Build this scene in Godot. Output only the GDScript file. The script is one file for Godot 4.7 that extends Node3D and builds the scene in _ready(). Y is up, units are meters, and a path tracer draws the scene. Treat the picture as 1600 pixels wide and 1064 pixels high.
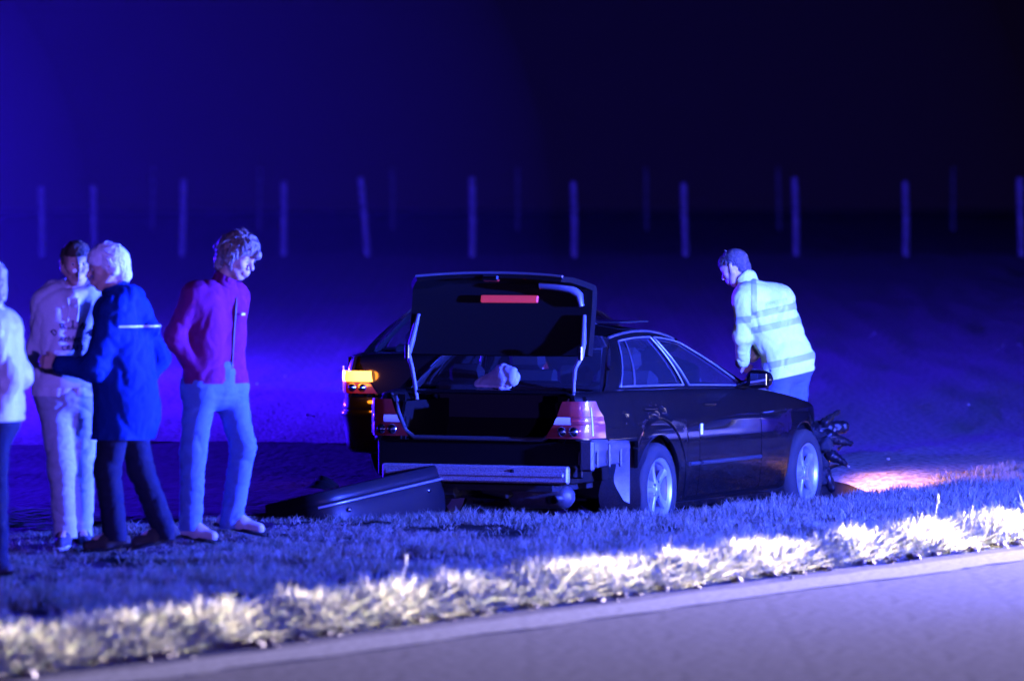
extends Node3D

# ---------------------------------------------------------------- geometry helpers
class Geo:
	var v := PackedVector3Array()
	var idx := PackedInt32Array()
	var col := PackedColorArray()

	func tri(a: Vector3, b: Vector3, c: Vector3) -> void:
		# a, b, c counter-clockwise seen from outside
		var n := v.size()
		v.push_back(a); v.push_back(b); v.push_back(c)
		idx.push_back(n); idx.push_back(n + 2); idx.push_back(n + 1)

	func quad(a: Vector3, b: Vector3, c: Vector3, d: Vector3) -> void:
		var n := v.size()
		v.push_back(a); v.push_back(b); v.push_back(c); v.push_back(d)
		idx.append_array(PackedInt32Array([n, n + 2, n + 1, n, n + 3, n + 2]))

	func grid(rows: Array, flip := false, closed := false) -> void:
		# rows of points, shared corners so that it shades smooth
		var base := v.size()
		var w: int = rows[0].size()
		for r in rows:
			for p in r:
				v.push_back(p)
		for j in rows.size() - 1:
			for i in (w if closed else w - 1):
				var i2 := (i + 1) % w
				var a := base + j * w + i
				var b := base + j * w + i2
				var c := base + (j + 1) * w + i2
				var d := base + (j + 1) * w + i
				if flip:
					idx.append_array(PackedInt32Array([a, b, c, a, c, d]))
				else:
					idx.append_array(PackedInt32Array([a, c, b, a, d, c]))

	func box(c: Vector3, s: Vector3, bev := 0.0, bs := Basis.IDENTITY) -> void:
		var h := s * 0.5
		var e := minf(bev, minf(h.x, minf(h.y, h.z)) * 0.9)
		if e <= 0.0:
			e = 0.0
		for ax in 3:
			for sg in [-1.0, 1.0]:
				var u := (ax + 1) % 3
				var w := (ax + 2) % 3
				var q := []
				for k in [[-1, -1], [1, -1], [1, 1], [-1, 1]]:
					var p := Vector3.ZERO
					p[ax] = sg * h[ax]
					p[u] = k[0] * (h[u] - e)
					p[w] = k[1] * (h[w] - e)
					q.append(c + bs * p)
				if sg > 0: quad(q[0], q[1], q[2], q[3])
				else: quad(q[3], q[2], q[1], q[0])
		if e > 0.0:
			for ax in 3:
				var u := (ax + 1) % 3
				var w := (ax + 2) % 3
				for su in [-1.0, 1.0]:
					for sw in [-1.0, 1.0]:
						var q := []
						for k in [-1.0, 1.0]:
							var p := Vector3.ZERO
							p[ax] = k * (h[ax] - e); p[u] = su * h[u]; p[w] = sw * (h[w] - e)
							q.append(c + bs * p)
							p[u] = su * (h[u] - e); p[w] = sw * h[w]
							q.append(c + bs * p)
						if su * sw > 0: quad(q[0], q[2], q[3], q[1])
						else: quad(q[1], q[3], q[2], q[0])
			for sx in [-1.0, 1.0]:
				for sy in [-1.0, 1.0]:
					for sz in [-1.0, 1.0]:
						var p := Vector3(sx, sy, sz)
						var a := c + bs * Vector3(sx * h.x, sy * (h.y - e), sz * (h.z - e))
						var b := c + bs * Vector3(sx * (h.x - e), sy * h.y, sz * (h.z - e))
						var d := c + bs * Vector3(sx * (h.x - e), sy * (h.y - e), sz * h.z)
						if p.x * p.y * p.z > 0: tri(a, b, d)
						else: tri(a, d, b)

	func tube(pts: Array, rad: Array, n := 8, cap := true) -> void:
		var rows := []
		var last := Vector3.UP
		for i in pts.size():
			var p: Vector3 = pts[i]
			var t: Vector3 = (pts[mini(i + 1, pts.size() - 1)] - pts[maxi(i - 1, 0)]).normalized()
			if i == 0:
				last = t.cross(Vector3.RIGHT if absf(t.x) < 0.8 else Vector3.UP).normalized()
			last = (last - t * last.dot(t)).normalized()
			var bn := t.cross(last)
			var row := PackedVector3Array()
			var r: float = rad[mini(i, rad.size() - 1)]
			for k in n:
				var a := TAU * k / n
				row.push_back(p + (last * cos(a) + bn * sin(a)) * r)
			rows.append(row)
		grid(rows, false, true)
		if cap:
			for e in [0, rows.size() - 1]:
				var row: PackedVector3Array = rows[e]
				for k in range(1, n - 1):
					if e == 0: tri(row[0], row[k + 1], row[k])
					else: tri(row[0], row[k], row[k + 1])

	func lathe(profile: Array, n: int, axis := Vector3.RIGHT, at := Vector3.ZERO) -> void:
		# profile: Vector2(along the axis, radius)
		var a := axis.cross(Vector3.UP if absf(axis.y) < 0.8 else Vector3.RIGHT).normalized()
		var b := axis.cross(a)
		var rows := []
		for p in profile:
			var row := PackedVector3Array()
			for k in n:
				var t := TAU * k / n
				row.push_back(at + axis * p.x + (a * cos(t) + b * sin(t)) * p.y)
			rows.append(row)
		grid(rows, false, true)

	func add(o: Geo) -> void:
		var n := v.size()
		v.append_array(o.v)
		for i in o.idx:
			idx.push_back(i + n)

	func moved(t: Transform3D) -> Geo:
		var o := Geo.new()
		o.v = t * v
		o.idx = idx.duplicate()
		if t.basis.determinant() < 0:
			for i in range(0, o.idx.size(), 3):
				var k := o.idx[i + 1]
				o.idx[i + 1] = o.idx[i + 2]
				o.idx[i + 2] = k
		return o

	func normals() -> PackedVector3Array:
		var n := PackedVector3Array()
		n.resize(v.size())
		for i in range(0, idx.size(), 3):
			var a := idx[i]; var b := idx[i + 1]; var c := idx[i + 2]
			var f := (v[c] - v[a]).cross(v[b] - v[a])
			n[a] += f; n[b] += f; n[c] += f
		for i in n.size():
			n[i] = n[i].normalized() if n[i].length_squared() > 1e-20 else Vector3.UP
		return n

	func keep(nrm: Vector3, off: float) -> Geo:
		# the part where nrm . p >= off, cut cleanly
		var o := Geo.new()
		o.v = v.duplicate()
		var cache := {}
		for i in range(0, idx.size(), 3):
			var t := [idx[i], idx[i + 1], idx[i + 2]]
			var s := [nrm.dot(v[t[0]]) - off, nrm.dot(v[t[1]]) - off, nrm.dot(v[t[2]]) - off]
			var poly := PackedInt32Array()
			for k in 3:
				var k2 := (k + 1) % 3
				if s[k] >= 0: poly.push_back(t[k])
				if (s[k] >= 0) != (s[k2] >= 0):
					var key := Vector2i(mini(t[k], t[k2]), maxi(t[k], t[k2]))
					if not cache.has(key):
						cache[key] = o.v.size()
						o.v.push_back(v[t[k]].lerp(v[t[k2]], s[k] / (s[k] - s[k2])))
					poly.push_back(cache[key])
			for k in range(1, poly.size() - 1):
				o.idx.append_array(PackedInt32Array([poly[0], poly[k], poly[k + 1]]))
		o.compact()
		return o

	func compact() -> void:
		var m := PackedInt32Array()
		m.resize(v.size()); m.fill(-1)
		var nv := PackedVector3Array()
		for i in idx.size():
			var k := idx[i]
			if m[k] < 0:
				m[k] = nv.size()
				nv.push_back(v[k])
			idx[i] = m[k]
		v = nv

	func puffed(r: float) -> Geo:
		var o := Geo.new()
		o.v = v.duplicate(); o.idx = idx.duplicate()
		var n := normals()
		for i in o.v.size(): o.v[i] += n[i] * r
		return o

	var fronts := {}

	func front_z(x: float, y: float) -> float:
		# how far forward the surface stands at (x, y)
		if fronts.is_empty():
			for q in v:
				var k := Vector2i(floori(q.x / 0.015), floori(q.y / 0.015))
				fronts[k] = maxf(fronts.get(k, -9.0), q.z)
		var s := 0.0
		var w := 0.0
		var c := Vector2(x / 0.015 - 0.5, y / 0.015 - 0.5)
		var o := Vector2i(floori(c.x), floori(c.y))
		for i in 2:
			for j in 2:
				var k := o + Vector2i(i, j)
				if fronts.has(k):
					var wt := (1.0 - absf(c.x - k.x)) * (1.0 - absf(c.y - k.y)) + 1e-4
					s += fronts[k] * wt
					w += wt
		return s / w if w > 0.0 else 0.0

	func mesh() -> ArrayMesh:
		var a := []
		a.resize(Mesh.ARRAY_MAX)
		a[Mesh.ARRAY_VERTEX] = v
		a[Mesh.ARRAY_NORMAL] = normals()
		a[Mesh.ARRAY_INDEX] = idx
		if col.size() == v.size() and v.size() > 0: a[Mesh.ARRAY_COLOR] = col
		var m := ArrayMesh.new()
		m.add_surface_from_arrays(Mesh.PRIMITIVE_TRIANGLES, a)
		return m


# smooth union of tapered capsules, meshed as surface nets
# each bone: [a, b, ra, rb] or [a, b, ra, rb, -1] to carve
func nets(bones: Array, cell: float, k: float, fold := 0.0, fold_scale := Vector3(9, 5, 9), seed_ := 1) -> Geo:
	var lo := Vector3.INF
	var hi := -Vector3.INF
	var pad := k + cell * 2.5
	for b in bones:
		var r := Vector3.ONE * (maxf(b[2], b[3]) + pad)
		lo = lo.min(b[0] - r).min(b[1] - r)
		hi = hi.max(b[0] + r).max(b[1] + r)
	var nx := int((hi.x - lo.x) / cell) + 2
	var ny := int((hi.y - lo.y) / cell) + 2
	var nz := int((hi.z - lo.z) / cell) + 2
	var f := PackedFloat32Array()
	f.resize(nx * ny * nz)
	f.fill(1.0)
	var sy := nx
	var sz := nx * ny
	for b in bones:
		var a: Vector3 = b[0]
		var ba: Vector3 = b[1] - b[0]
		var ra: float = b[2]
		var dr: float = b[3] - b[2]
		var carve: bool = b.size() > 4
		var inv := 1.0 / maxf(ba.length_squared(), 1e-9)
		var m := maxf(b[2], b[3]) + pad
		var l := (a.min(b[1]) - lo - Vector3.ONE * m) / cell
		var h := (a.max(b[1]) - lo + Vector3.ONE * m) / cell
		for z in range(maxi(int(l.z), 0), mini(int(h.z) + 1, nz)):
			var pz := lo.z + z * cell - a.z
			for y in range(maxi(int(l.y), 0), mini(int(h.y) + 1, ny)):
				var py := lo.y + y * cell - a.y
				var x0 := maxi(int(l.x), 0)
				var i := x0 + y * sy + z * sz
				for x in range(x0, mini(int(h.x) + 1, nx)):
					var px := lo.x + x * cell - a.x
					var t := clampf((px * ba.x + py * ba.y + pz * ba.z) * inv, 0.0, 1.0)
					var dx := px - ba.x * t
					var dy := py - ba.y * t
					var dz := pz - ba.z * t
					var d := sqrt(dx * dx + dy * dy + dz * dz) - ra - dr * t
					var o := f[i]
					if carve:
						d = -d
						var e := maxf(k * 0.5 - absf(o - d), 0.0)
						f[i] = maxf(o, d) + e * e * 0.5 / k
					elif d < m:
						var e := maxf(k - absf(o - d), 0.0)
						f[i] = minf(o, d) - e * e * 0.25 / k
					i += 1
	var g := Geo.new()
	var at := PackedInt32Array()
	at.resize(nx * ny * nz)
	at.fill(-1)
	var lim := cell * 2.0
	var offs := PackedInt32Array([0, 1, sy, sy + 1, sz, sz + 1, sz + sy, sz + sy + 1])
	var edges := PackedInt32Array([0, 1, 2, 3, 4, 5, 6, 7, 0, 2, 1, 3, 4, 6, 5, 7, 0, 4, 1, 5, 2, 6, 3, 7])
	var where := [Vector3(0, 0, 0), Vector3(1, 0, 0), Vector3(0, 1, 0), Vector3(1, 1, 0), Vector3(0, 0, 1), Vector3(1, 0, 1), Vector3(0, 1, 1), Vector3(1, 1, 1)]
	for z in nz - 1:
		for y in ny - 1:
			var i := y * sy + z * sz - 1
			for x in nx - 1:
				i += 1
				var q := f[i]
				if q > lim or q < -lim: continue
				var neg := 0
				for o in offs:
					if f[i + o] < 0.0: neg += 1
				if neg == 0 or neg == 8: continue
				var s := Vector3.ZERO
				var n := 0
				for e in range(0, 24, 2):
					var p := f[i + offs[edges[e]]]
					var r := f[i + offs[edges[e + 1]]]
					if (p < 0.0) != (r < 0.0):
						s += where[edges[e]].lerp(where[edges[e + 1]], p / (p - r))
						n += 1
				at[i] = g.v.size()
				g.v.push_back(lo + (Vector3(x, y, z) + s / n) * cell)
	for z in range(1, nz - 1):
		for y in range(1, ny - 1):
			var i := y * sy + z * sz
			for x in range(1, nx - 1):
				i += 1
				if at[i] < 0: continue
				var p := f[i] < 0.0
				for ax in 3:
					var st := 1 if ax == 0 else (sy if ax == 1 else sz)
					if (f[i + st] < 0.0) == p: continue
					var s1 := sy if ax == 0 else (sz if ax == 1 else 1)
					var s2 := sz if ax == 0 else (1 if ax == 1 else sy)
					var a := at[i]; var b := at[i - s1]; var c := at[i - s1 - s2]; var d := at[i - s2]
					if a < 0 or b < 0 or c < 0 or d < 0: continue
					if p: g.idx.append_array(PackedInt32Array([a, c, b, a, d, c]))
					else: g.idx.append_array(PackedInt32Array([a, b, c, a, c, d]))
	if fold > 0.0:
		# creases: sharp valleys where two noises cross nought, broad bellies between
		var no := FastNoiseLite.new()
		no.seed = seed_
		no.noise_type = FastNoiseLite.TYPE_SIMPLEX_SMOOTH
		no.fractal_type = FastNoiseLite.FRACTAL_NONE
		no.frequency = 1.0
		var nn := g.normals()
		for i in g.v.size():
			var p: Vector3 = g.v[i] * fold_scale
			p += Vector3(p.y * 0.5, -p.x * 0.45, p.y * 0.3)
			var n1 := no.get_noise_3d(p.x, p.y, p.z)
			var n2 := no.get_noise_3d(p.x * 2.3 + 17.0, p.y * 1.9, p.z * 2.3)
			g.v[i] += nn[i] * fold * (minf(absf(n1) * 2.6, 1.0) - 0.6 + 0.45 * (minf(absf(n2) * 2.6, 1.0) - 0.5))
	return g


# ---------------------------------------------------------------- names, labels, materials
var used := {}

func numbered(called: String) -> String:
	var n: int = used.get(called, 0)
	used[called] = n + 1
	return called if n == 0 else "%s_%03d" % [called, n]

func tag(o: Node, label: String, category: String, group := "") -> Node:
	o.set_meta("label", label)
	o.set_meta("category", category)
	if group: o.set_meta("group", group)
	return o

func thing(called: String, label: String, category: String, at: Vector3, turn := 0.0, group := "") -> Node3D:
	var o := Node3D.new()
	o.name = numbered(called)
	add_child(o)
	o.position = at
	o.rotation.y = turn
	tag(o, label, category, group)
	return o

func part(parent: Node, called: String, g: Geo, m: Material) -> MeshInstance3D:
	var o := MeshInstance3D.new()
	o.name = called
	o.mesh = g.mesh()
	o.material_override = m
	parent.add_child(o, true)
	return o

func structure(called: String, g: Geo, m: Material) -> MeshInstance3D:
	var o := MeshInstance3D.new()
	o.name = numbered(called)
	o.mesh = g.mesh()
	o.material_override = m
	add_child(o)
	o.set_meta("kind", "structure")
	return o

func lin(r: float, g: float, b: float, a := 1.0) -> Color:
	var c := Color(r, g, b).linear_to_srgb()
	c.a = a
	return c

func mat(c: Color, rough := 0.8, metal := 0.0) -> StandardMaterial3D:
	var m := StandardMaterial3D.new()
	m.albedo_color = c
	m.roughness = rough
	m.metallic = metal
	if rough >= 0.6: m.metallic_specular = 0.12
	return m

func noise_tex(size: int, freq: float, dark: float, light: float, seed_: int, oct := 4) -> ImageTexture:
	var n := FastNoiseLite.new()
	n.seed = seed_
	n.frequency = freq
	n.fractal_octaves = oct
	var im := n.get_seamless_image(size, size)
	im.convert(Image.FORMAT_L8)
	var d := im.get_data()
	for i in d.size():
		d[i] = int(clampf(lerpf(dark, light, d[i] / 255.0), 0.0, 1.0) * 255.0)
	return ImageTexture.create_from_image(Image.create_from_data(size, size, false, Image.FORMAT_L8, d))

func grained(m: StandardMaterial3D, tex: Texture2D, scale: float, bump: Texture2D = null, depth := 0.0) -> StandardMaterial3D:
	m.albedo_texture = tex
	m.uv1_triplanar = true
	m.uv1_scale = Vector3.ONE * scale
	if bump:
		m.heightmap_enabled = true
		m.heightmap_texture = bump
		m.heightmap_scale = depth
	return m

func table(z: float, t: Array) -> float:
	if z <= t[0][0]: return t[0][1]
	for i in t.size() - 1:
		if z <= t[i + 1][0]:
			var k: float = (z - t[i][0]) / (t[i + 1][0] - t[i][0])
			return cubic_interpolate(t[i][1], t[i + 1][1], t[maxi(i - 1, 0)][1], t[mini(i + 2, t.size() - 1)][1], k)
	return t[-1][1]


# ---------------------------------------------------------------- the saloon car
# local frame: rear axle at z = 0 on the ground, nose towards -z, x to the car's right
const WHEELBASE := 2.715
const TYRE := 0.317
const ARCH := 0.362
const AXLE := -0.10

func half_width(z: float) -> float:
	return table(z, [[-3.46, 0.50], [-3.40, 0.64], [-3.2, 0.765], [-2.9, 0.828], [-2.5, 0.856], [-1.5, 0.864], [0.0, 0.864], [0.4, 0.857], [0.7, 0.838], [0.86, 0.81], [0.93, 0.775], [0.96, 0.74]])

func belt(z: float) -> float:
	return table(z, [[-3.46, 0.66], [-3.3, 0.735], [-3.0, 0.815], [-2.4, 0.893], [-1.95, 0.938], [-1.0, 0.968], [0.0, 0.988], [0.5, 0.992], [0.96, 0.972]])

func side_x(z: float, y: float) -> float:
	var lower := maxf(0.5 - y, 0.0) / 0.32
	var upper := maxf(y - 0.62, 0.0) / 0.36
	var crease := 0.006 * exp(-pow((y - 0.79) / 0.02, 2.0))
	return half_width(z) * (1.0 - 0.05 * lower * lower - 0.07 * upper * upper) + crease

func arch_y(z: float) -> float:
	var r := 0.0
	for c in [AXLE, AXLE - WHEELBASE]:
		var d: float = absf(z - c)
		if d < ARCH: r = maxf(r, TYRE + sqrt(ARCH * ARCH - d * d))
	return r

func side_panel(z0: float, z1: float, low: Callable, high: Callable, sx: float, dents := []) -> Geo:
	var n := maxi(int((z1 - z0) / 0.025), 4)
	var rows := []
	for i in n + 1:
		var z := lerpf(z0, z1, float(i) / n)
		var a: float = low.call(z)
		var b: float = maxf(high.call(z), a + 0.002)
		var row := PackedVector3Array()
		# a lip turned in at the bottom, the skin, a lip turned in at the top
		row.push_back(Vector3(sx * (side_x(z, a) - 0.03), a + 0.004, z))
		for k in 15:
			var y := lerpf(a, b, k / 14.0)
			var x := side_x(z, y)
			for d in dents:
				var q := Vector2((z - d[0]) / d[2], (y - d[1]) / d[3]).length_squared()
				if q < 4.0: x -= d[4] * exp(-q * 1.6) * (1.0 + 0.5 * sin(z * 71.0 + y * 55.0) + 0.4 * sin(y * 97.0 - z * 38.0))
			row.push_back(Vector3(sx * x, y, z))
		row.push_back(Vector3(sx * (side_x(z, b) - 0.032), b + 0.01, z))
		rows.append(row)
	var g := Geo.new()
	g.grid(rows, sx > 0)
	# close the front and rear edge of the panel inward
	for e in [0, n]:
		var inner := PackedVector3Array()
		for p in rows[e]: inner.push_back(Vector3(p.x - sx * 0.025, p.y, p.z))
		g.grid([rows[e], inner], (e == 0) == (sx > 0))
	return g

func rail(t: float) -> Vector3:
	var z := lerpf(-1.02, 0.04, t)
	return Vector3(0.575 - 0.03 * t * t, 1.372 - 0.055 * pow((z + 0.42) / 0.55, 2.0), z)

func house(t: float, v: float, sx: float, inset := 0.0) -> Vector3:
	var zb := lerpf(-1.93, 0.60, t)
	var b := belt(zb)
	var p := Vector3(side_x(zb, b) - 0.03, b + 0.008, zb)
	var q := rail(t)
	var r := p.lerp(q, v)
	r.x += 0.05 * 4.0 * v * (1.0 - v) * 0.6 - inset
	r.x *= sx
	return r

func house_patch(t0: float, t1: float, v0: float, v1: float, sx: float, inset := 0.0, n := 14) -> Geo:
	var rows := []
	for i in n + 1:
		var row := PackedVector3Array()
		for k in 9: row.push_back(house(lerpf(t0, t1, float(i) / n), lerpf(v0, v1, k / 8.0), sx, inset))
		rows.append(row)
	var g := Geo.new()
	g.grid(rows, sx > 0)
	return g

func wheel_meshes() -> Dictionary:
	var tyre := Geo.new()
	tyre.lathe([Vector2(-0.10, 0.205), Vector2(-0.112, 0.235), Vector2(-0.112, 0.275), Vector2(-0.10, 0.303), Vector2(-0.075, 0.315), Vector2(-0.04, TYRE), Vector2(-0.036, 0.309), Vector2(-0.03, 0.309), Vector2(-0.026, TYRE), Vector2(0.026, TYRE), Vector2(0.03, 0.309), Vector2(0.036, 0.309), Vector2(0.04, TYRE), Vector2(0.075, 0.315), Vector2(0.10, 0.303), Vector2(0.113, 0.275), Vector2(0.113, 0.235), Vector2(0.10, 0.208), Vector2(0.085, 0.2)], 48)
	var rim := Geo.new()
	rim.lathe([Vector2(-0.09, 0.19), Vector2(0.03, 0.178), Vector2(0.075, 0.19), Vector2(0.09, 0.205), Vector2(0.105, 0.213), Vector2(0.106, 0.206), Vector2(0.094, 0.196), Vector2(0.08, 0.186)], 48)
	rim.lathe([Vector2(0.04, 0.075), Vector2(0.078, 0.066), Vector2(0.088, 0.05), Vector2(0.092, 0.0)], 24)
	var spoke := []
	for i in 5:
		var g := Geo.new()
		var a := TAU * i / 5.0 + 0.31
		var rows := []
		for s in [[0.035, 0.026, 0.088], [0.08, 0.019, 0.08], [0.13, 0.019, 0.078], [0.17, 0.025, 0.082], [0.198, 0.036, 0.088]]:
			var row := PackedVector3Array()
			for q in [[-1.0, -0.03], [-1.0, -0.006], [-0.7, 0.0], [0.0, 0.004], [0.7, 0.0], [1.0, -0.006], [1.0, -0.03]]:
				var rr: float = s[0]
				var w: float = s[1] * q[0]
				row.push_back(Vector3(s[2] + q[1], cos(a) * rr - sin(a) * w, sin(a) * rr + cos(a) * w))
			rows.append(row)
		g.grid(rows)
		spoke.append(g)
	var disc := Geo.new()
	disc.lathe([Vector2(0.0, 0.05), Vector2(0.005, 0.145), Vector2(-0.02, 0.145), Vector2(-0.025, 0.05)], 32)
	var cap := Geo.new()
	cap.lathe([Vector2(0.086, 0.034), Vector2(0.096, 0.03), Vector2(0.099, 0.0)], 20)
	var bolts := []
	for i in 5:
		var b := Geo.new()
		var a := TAU * i / 5.0 + 0.94
		b.lathe([Vector2(0.07, 0.011), Vector2(0.09, 0.010), Vector2(0.091, 0.0)], 6, Vector3.RIGHT, Vector3(0, cos(a) * 0.052, sin(a) * 0.052))
		bolts.append(b)
	return {"tyre": tyre, "rim": rim, "spoke": spoke, "disc": disc, "cap": cap, "bolts": bolts}

func bumper_shell(rear: bool) -> Geo:
	# the cover of a bumper: C-section swept round the end of the car
	var rows := []
	for i in 41:
		var s := i / 40.0 * 2.0 - 1.0
		var row := PackedVector3Array()
		var a := absf(s)
		var p := Vector2(sin(minf(a / 0.62, 1.0) * PI / 2.0), 0)
		# flat across the middle, rounded corner, then along the side
		if a < 0.62:
			p = Vector2(0.80 * sin(a / 0.62 * 1.25) / sin(1.25), 0.0 - 0.16 * pow(a / 0.62, 4.0))
		else:
			p = Vector2(lerpf(0.80, 0.868, pow((a - 0.62) / 0.38, 0.5)), -0.16 - 0.45 * (a - 0.62) / 0.38)
		for q in [[0.655, -0.07], [0.665, -0.02], [0.655, 0.0], [0.60, 0.012], [0.575, 0.014], [0.565, 0.006], [0.555, 0.022], [0.525, 0.022], [0.515, 0.008], [0.44, 0.0], [0.36, -0.012], [0.29, -0.03], [0.25, -0.05], [0.245, -0.09]]:
			var out: float = q[1]
			var z := p.y + out * (1.0 - smoothstep(0.5, 0.8, a))
			var x := (p.x + out * smoothstep(0.4, 0.75, a)) * signf(s)
			row.push_back(Vector3(x, q[0], (1.05 + z) if rear else -(3.53 - WHEELBASE + z) - WHEELBASE))
		rows.append(row)
	var g := Geo.new()
	g.grid(rows, not rear)
	return g

func lamp_patch(z_at: Callable, x0: Array, x1: Array, y0: float, y1: float, sx: float) -> Geo:
	# a strip of lamp glass that wraps round a corner; x0, x1: inner and outer edge at y0 and at y1
	var rows := []
	for i in 21:
		var row := PackedVector3Array()
		for k in 5:
			var v := k / 4.0
			var x := lerpf(lerpf(x0[0], x0[1], v), lerpf(x1[0], x1[1], v), i / 20.0)
			row.push_back(Vector3(sx * x, lerpf(y0, y1, v), z_at.call(x) + 0.006 * sin(v * PI)))
		rows.append(row)
	var g := Geo.new()
	g.grid(rows, sx > 0)
	return g

func build_car(root: Node3D, M: Dictionary, o: Dictionary) -> void:
	var paint: Material = o.paint
	var wreck: bool = o.get("wreck", false)
	# ---- flanks
	var sill := func(z: float) -> float: return maxf(maxf(0.205, arch_y(z)), 0.24 if z < -3.1 else 0.0)
	var door_arc := func(z: float) -> float: return TYRE + sqrt(maxf(0.47 * 0.47 - (z - AXLE) * (z - AXLE), 0.0)) if absf(z - AXLE) < 0.47 else 0.2
	for sx in [1.0, -1.0]:
		var dents := []
		if wreck and sx > 0: dents = [[-0.06, 0.80, 0.09, 0.08, 0.040], [-0.24, 0.83, 0.05, 0.06, 0.028], [0.06, 0.74, 0.06, 0.06, 0.03], [0.38, 0.80, 0.12, 0.06, 0.014]]
		part(root, "front_wing", side_panel(-3.45, -1.935, sill, belt, sx), paint)
		var fd := part(root, "front_door", side_panel(-1.925, -0.80, sill, belt, sx), paint)
		var rd := part(root, "rear_door", side_panel(-0.79, 0.27, func(z: float) -> float: return maxf(sill.call(z), door_arc.call(z) + 0.006 if z > AXLE - 0.47 else 0.0), belt, sx, dents), paint)
		var q := side_panel(-0.54, 0.275, func(z: float) -> float: return maxf(arch_y(z), 0.205), func(z: float) -> float: return door_arc.call(z), sx)
		q.add(side_panel(0.28, 0.955, func(z: float) -> float: return maxf(arch_y(z), (0.66 if wreck else 0.27) if z > 0.24 else 0.2), belt, sx, dents))
		part(root, "rear_wing", q, paint)
		for d in [[fd, -1.02], [rd, 0.02]]:
			var h := Geo.new()
			var hp := []
			for i in 9:
				var s := i / 8.0
				var z: float = d[1] - 0.1 + 0.2 * s
				hp.append(Vector3(sx * (side_x(z, 0.865) + 0.004 + 0.026 * sin(s * PI)), 0.865, z))
			h.tube(hp, [0.011, 0.014, 0.015, 0.015, 0.015, 0.015, 0.015, 0.014, 0.011], 8)
			part(d[0], "handle", h, paint)
		for d in [[fd, -1.90, -0.82], [rd, -0.77, -0.60]]:
			var s := []
			for i in 12:
				var z := lerpf(d[1], d[2], i / 11.0)
				s.append(Vector3(sx * (side_x(z, 0.47) + 0.005), 0.47, z))
			var g := Geo.new()
			g.tube(s, [0.014], 8)
			part(d[0], "rubbing_strip", g, M.trim)
		var skirt := Geo.new()
		skirt.box(Vector3(sx * 0.80, 0.195, -1.36), Vector3(0.09, 0.07, 1.96), 0.02)
		part(root, "sill", skirt, paint)
		# ---- greenhouse frame, panes and bright trim
		var fr := Geo.new()
		for w in [[0.0, 0.045], [0.435, 0.475], [0.905, 1.0]]: fr.add(house_patch(w[0], w[1], 0.0, 1.0, sx))
		for w in [[0.045, 0.435], [0.475, 0.905]]:
			fr.add(house_patch(w[0], w[1], 0.0, 0.05, sx))
			fr.add(house_patch(w[0], w[1], 0.91, 1.0, sx))
		part(root, "window_frame", fr, paint)
		for w in [[fd, 0.045, 0.435], [rd, 0.475, 0.80], [root, 0.815, 0.905]]:
			part(w[0], "side_window", house_patch(w[1], w[2], 0.05, 0.91, sx, 0.012), M.glass)
		var bars := Geo.new()
		bars.add(house_patch(0.80, 0.815, 0.05, 0.91, sx, 0.002, 2))
		part(root, "window_divider", bars, M.trim)
		var tr := Geo.new()
		for w in [[0.045, 0.435], [0.475, 0.905]]:
			var pts := []
			for i in 15: pts.append(house(lerpf(w[0], w[1], i / 14.0), 0.055, sx, -0.004))
			for i in 7: pts.append(house(w[1], lerpf(0.055, 0.905, (i + 1) / 7.0), sx, -0.004))
			for i in 15: pts.append(house(lerpf(w[1], w[0], (i + 1) / 15.0), 0.905, sx, -0.004))
			for i in 7: pts.append(house(w[0], lerpf(0.905, 0.055, (i + 1) / 7.0), sx, -0.004))
			tr.tube(pts, [0.0065], 6, false)
		part(root, "window_trim", tr, M.satin)
		var gut := Geo.new()
		var gp := []
		for i in 25: gp.append(house(i / 24.0, 1.0, sx, 0.004) + Vector3(0, 0.004, 0))
		gut.tube(gp, [0.011], 6)
		part(root, "roof_gutter", gut, M.trim)
		# ---- mirror
		var mi := nets([[Vector3(sx * 0.93, 1.02, -1.64), Vector3(sx * 1.01, 1.02, -1.62), 0.07, 0.062], [Vector3(sx * 0.80, 0.975, -1.66), Vector3(sx * 0.9, 0.99, -1.65), 0.03, 0.03]], 0.02, 0.03)
		mi = mi.keep(Vector3(0, 0, -1), 1.585)
		var mm := part(root, "door_mirror", mi, paint)
		var mg := Geo.new()
		mg.box(Vector3(sx * 0.975, 1.02, -1.588), Vector3(0.125, 0.088, 0.006), 0.02)
		part(mm, "mirror_glass", mg, M.mirror)
	# ---- roof, bonnet, glass
	var rows := []
	for i in 21:
		var p := rail(i / 20.0)
		var row := PackedVector3Array()
		for k in 17:
			var s := k / 8.0 - 1.0
			var bow := 0.05 * (1.0 - s * s)
			row.push_back(Vector3(p.x * s, p.y + bow + 0.006, p.z + (bow * -1.2 if i == 0 else (bow * 0.6 if i == 20 else 0.0)) * (1.0 if i == 0 or i == 20 else 0.0)))
		rows.append(row)
	var roof := Geo.new()
	roof.grid(rows, false)
	var rf := part(root, "roof", roof, paint)
	var ant := Geo.new()
	ant.box(Vector3(0.0, 1.432, -0.72), Vector3(0.82, 0.012, 0.5), 0.006)
	part(rf, "sunroof", ant, M.black)
	rows = []
	for i in 22:
		var z := lerpf(-3.42, -2.0, i / 21.0)
		var row := PackedVector3Array()
		for k in 17:
			var s := k / 8.0 - 1.0
			var w := side_x(z, belt(z)) - 0.036
			row.push_back(Vector3(w * s, belt(z) + 0.012 + 0.05 * (1.0 - pow(s, 2.0)) - 0.012 * exp(-pow((absf(s) - 0.75) / 0.06, 2.0)), z - 0.05 * (1.0 - s * s) * (1.0 if i < 3 else 0.0)))
		rows.append(row)
	var hood := Geo.new()
	hood.grid(rows, false)
	part(root, "bonnet", hood, paint)
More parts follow.
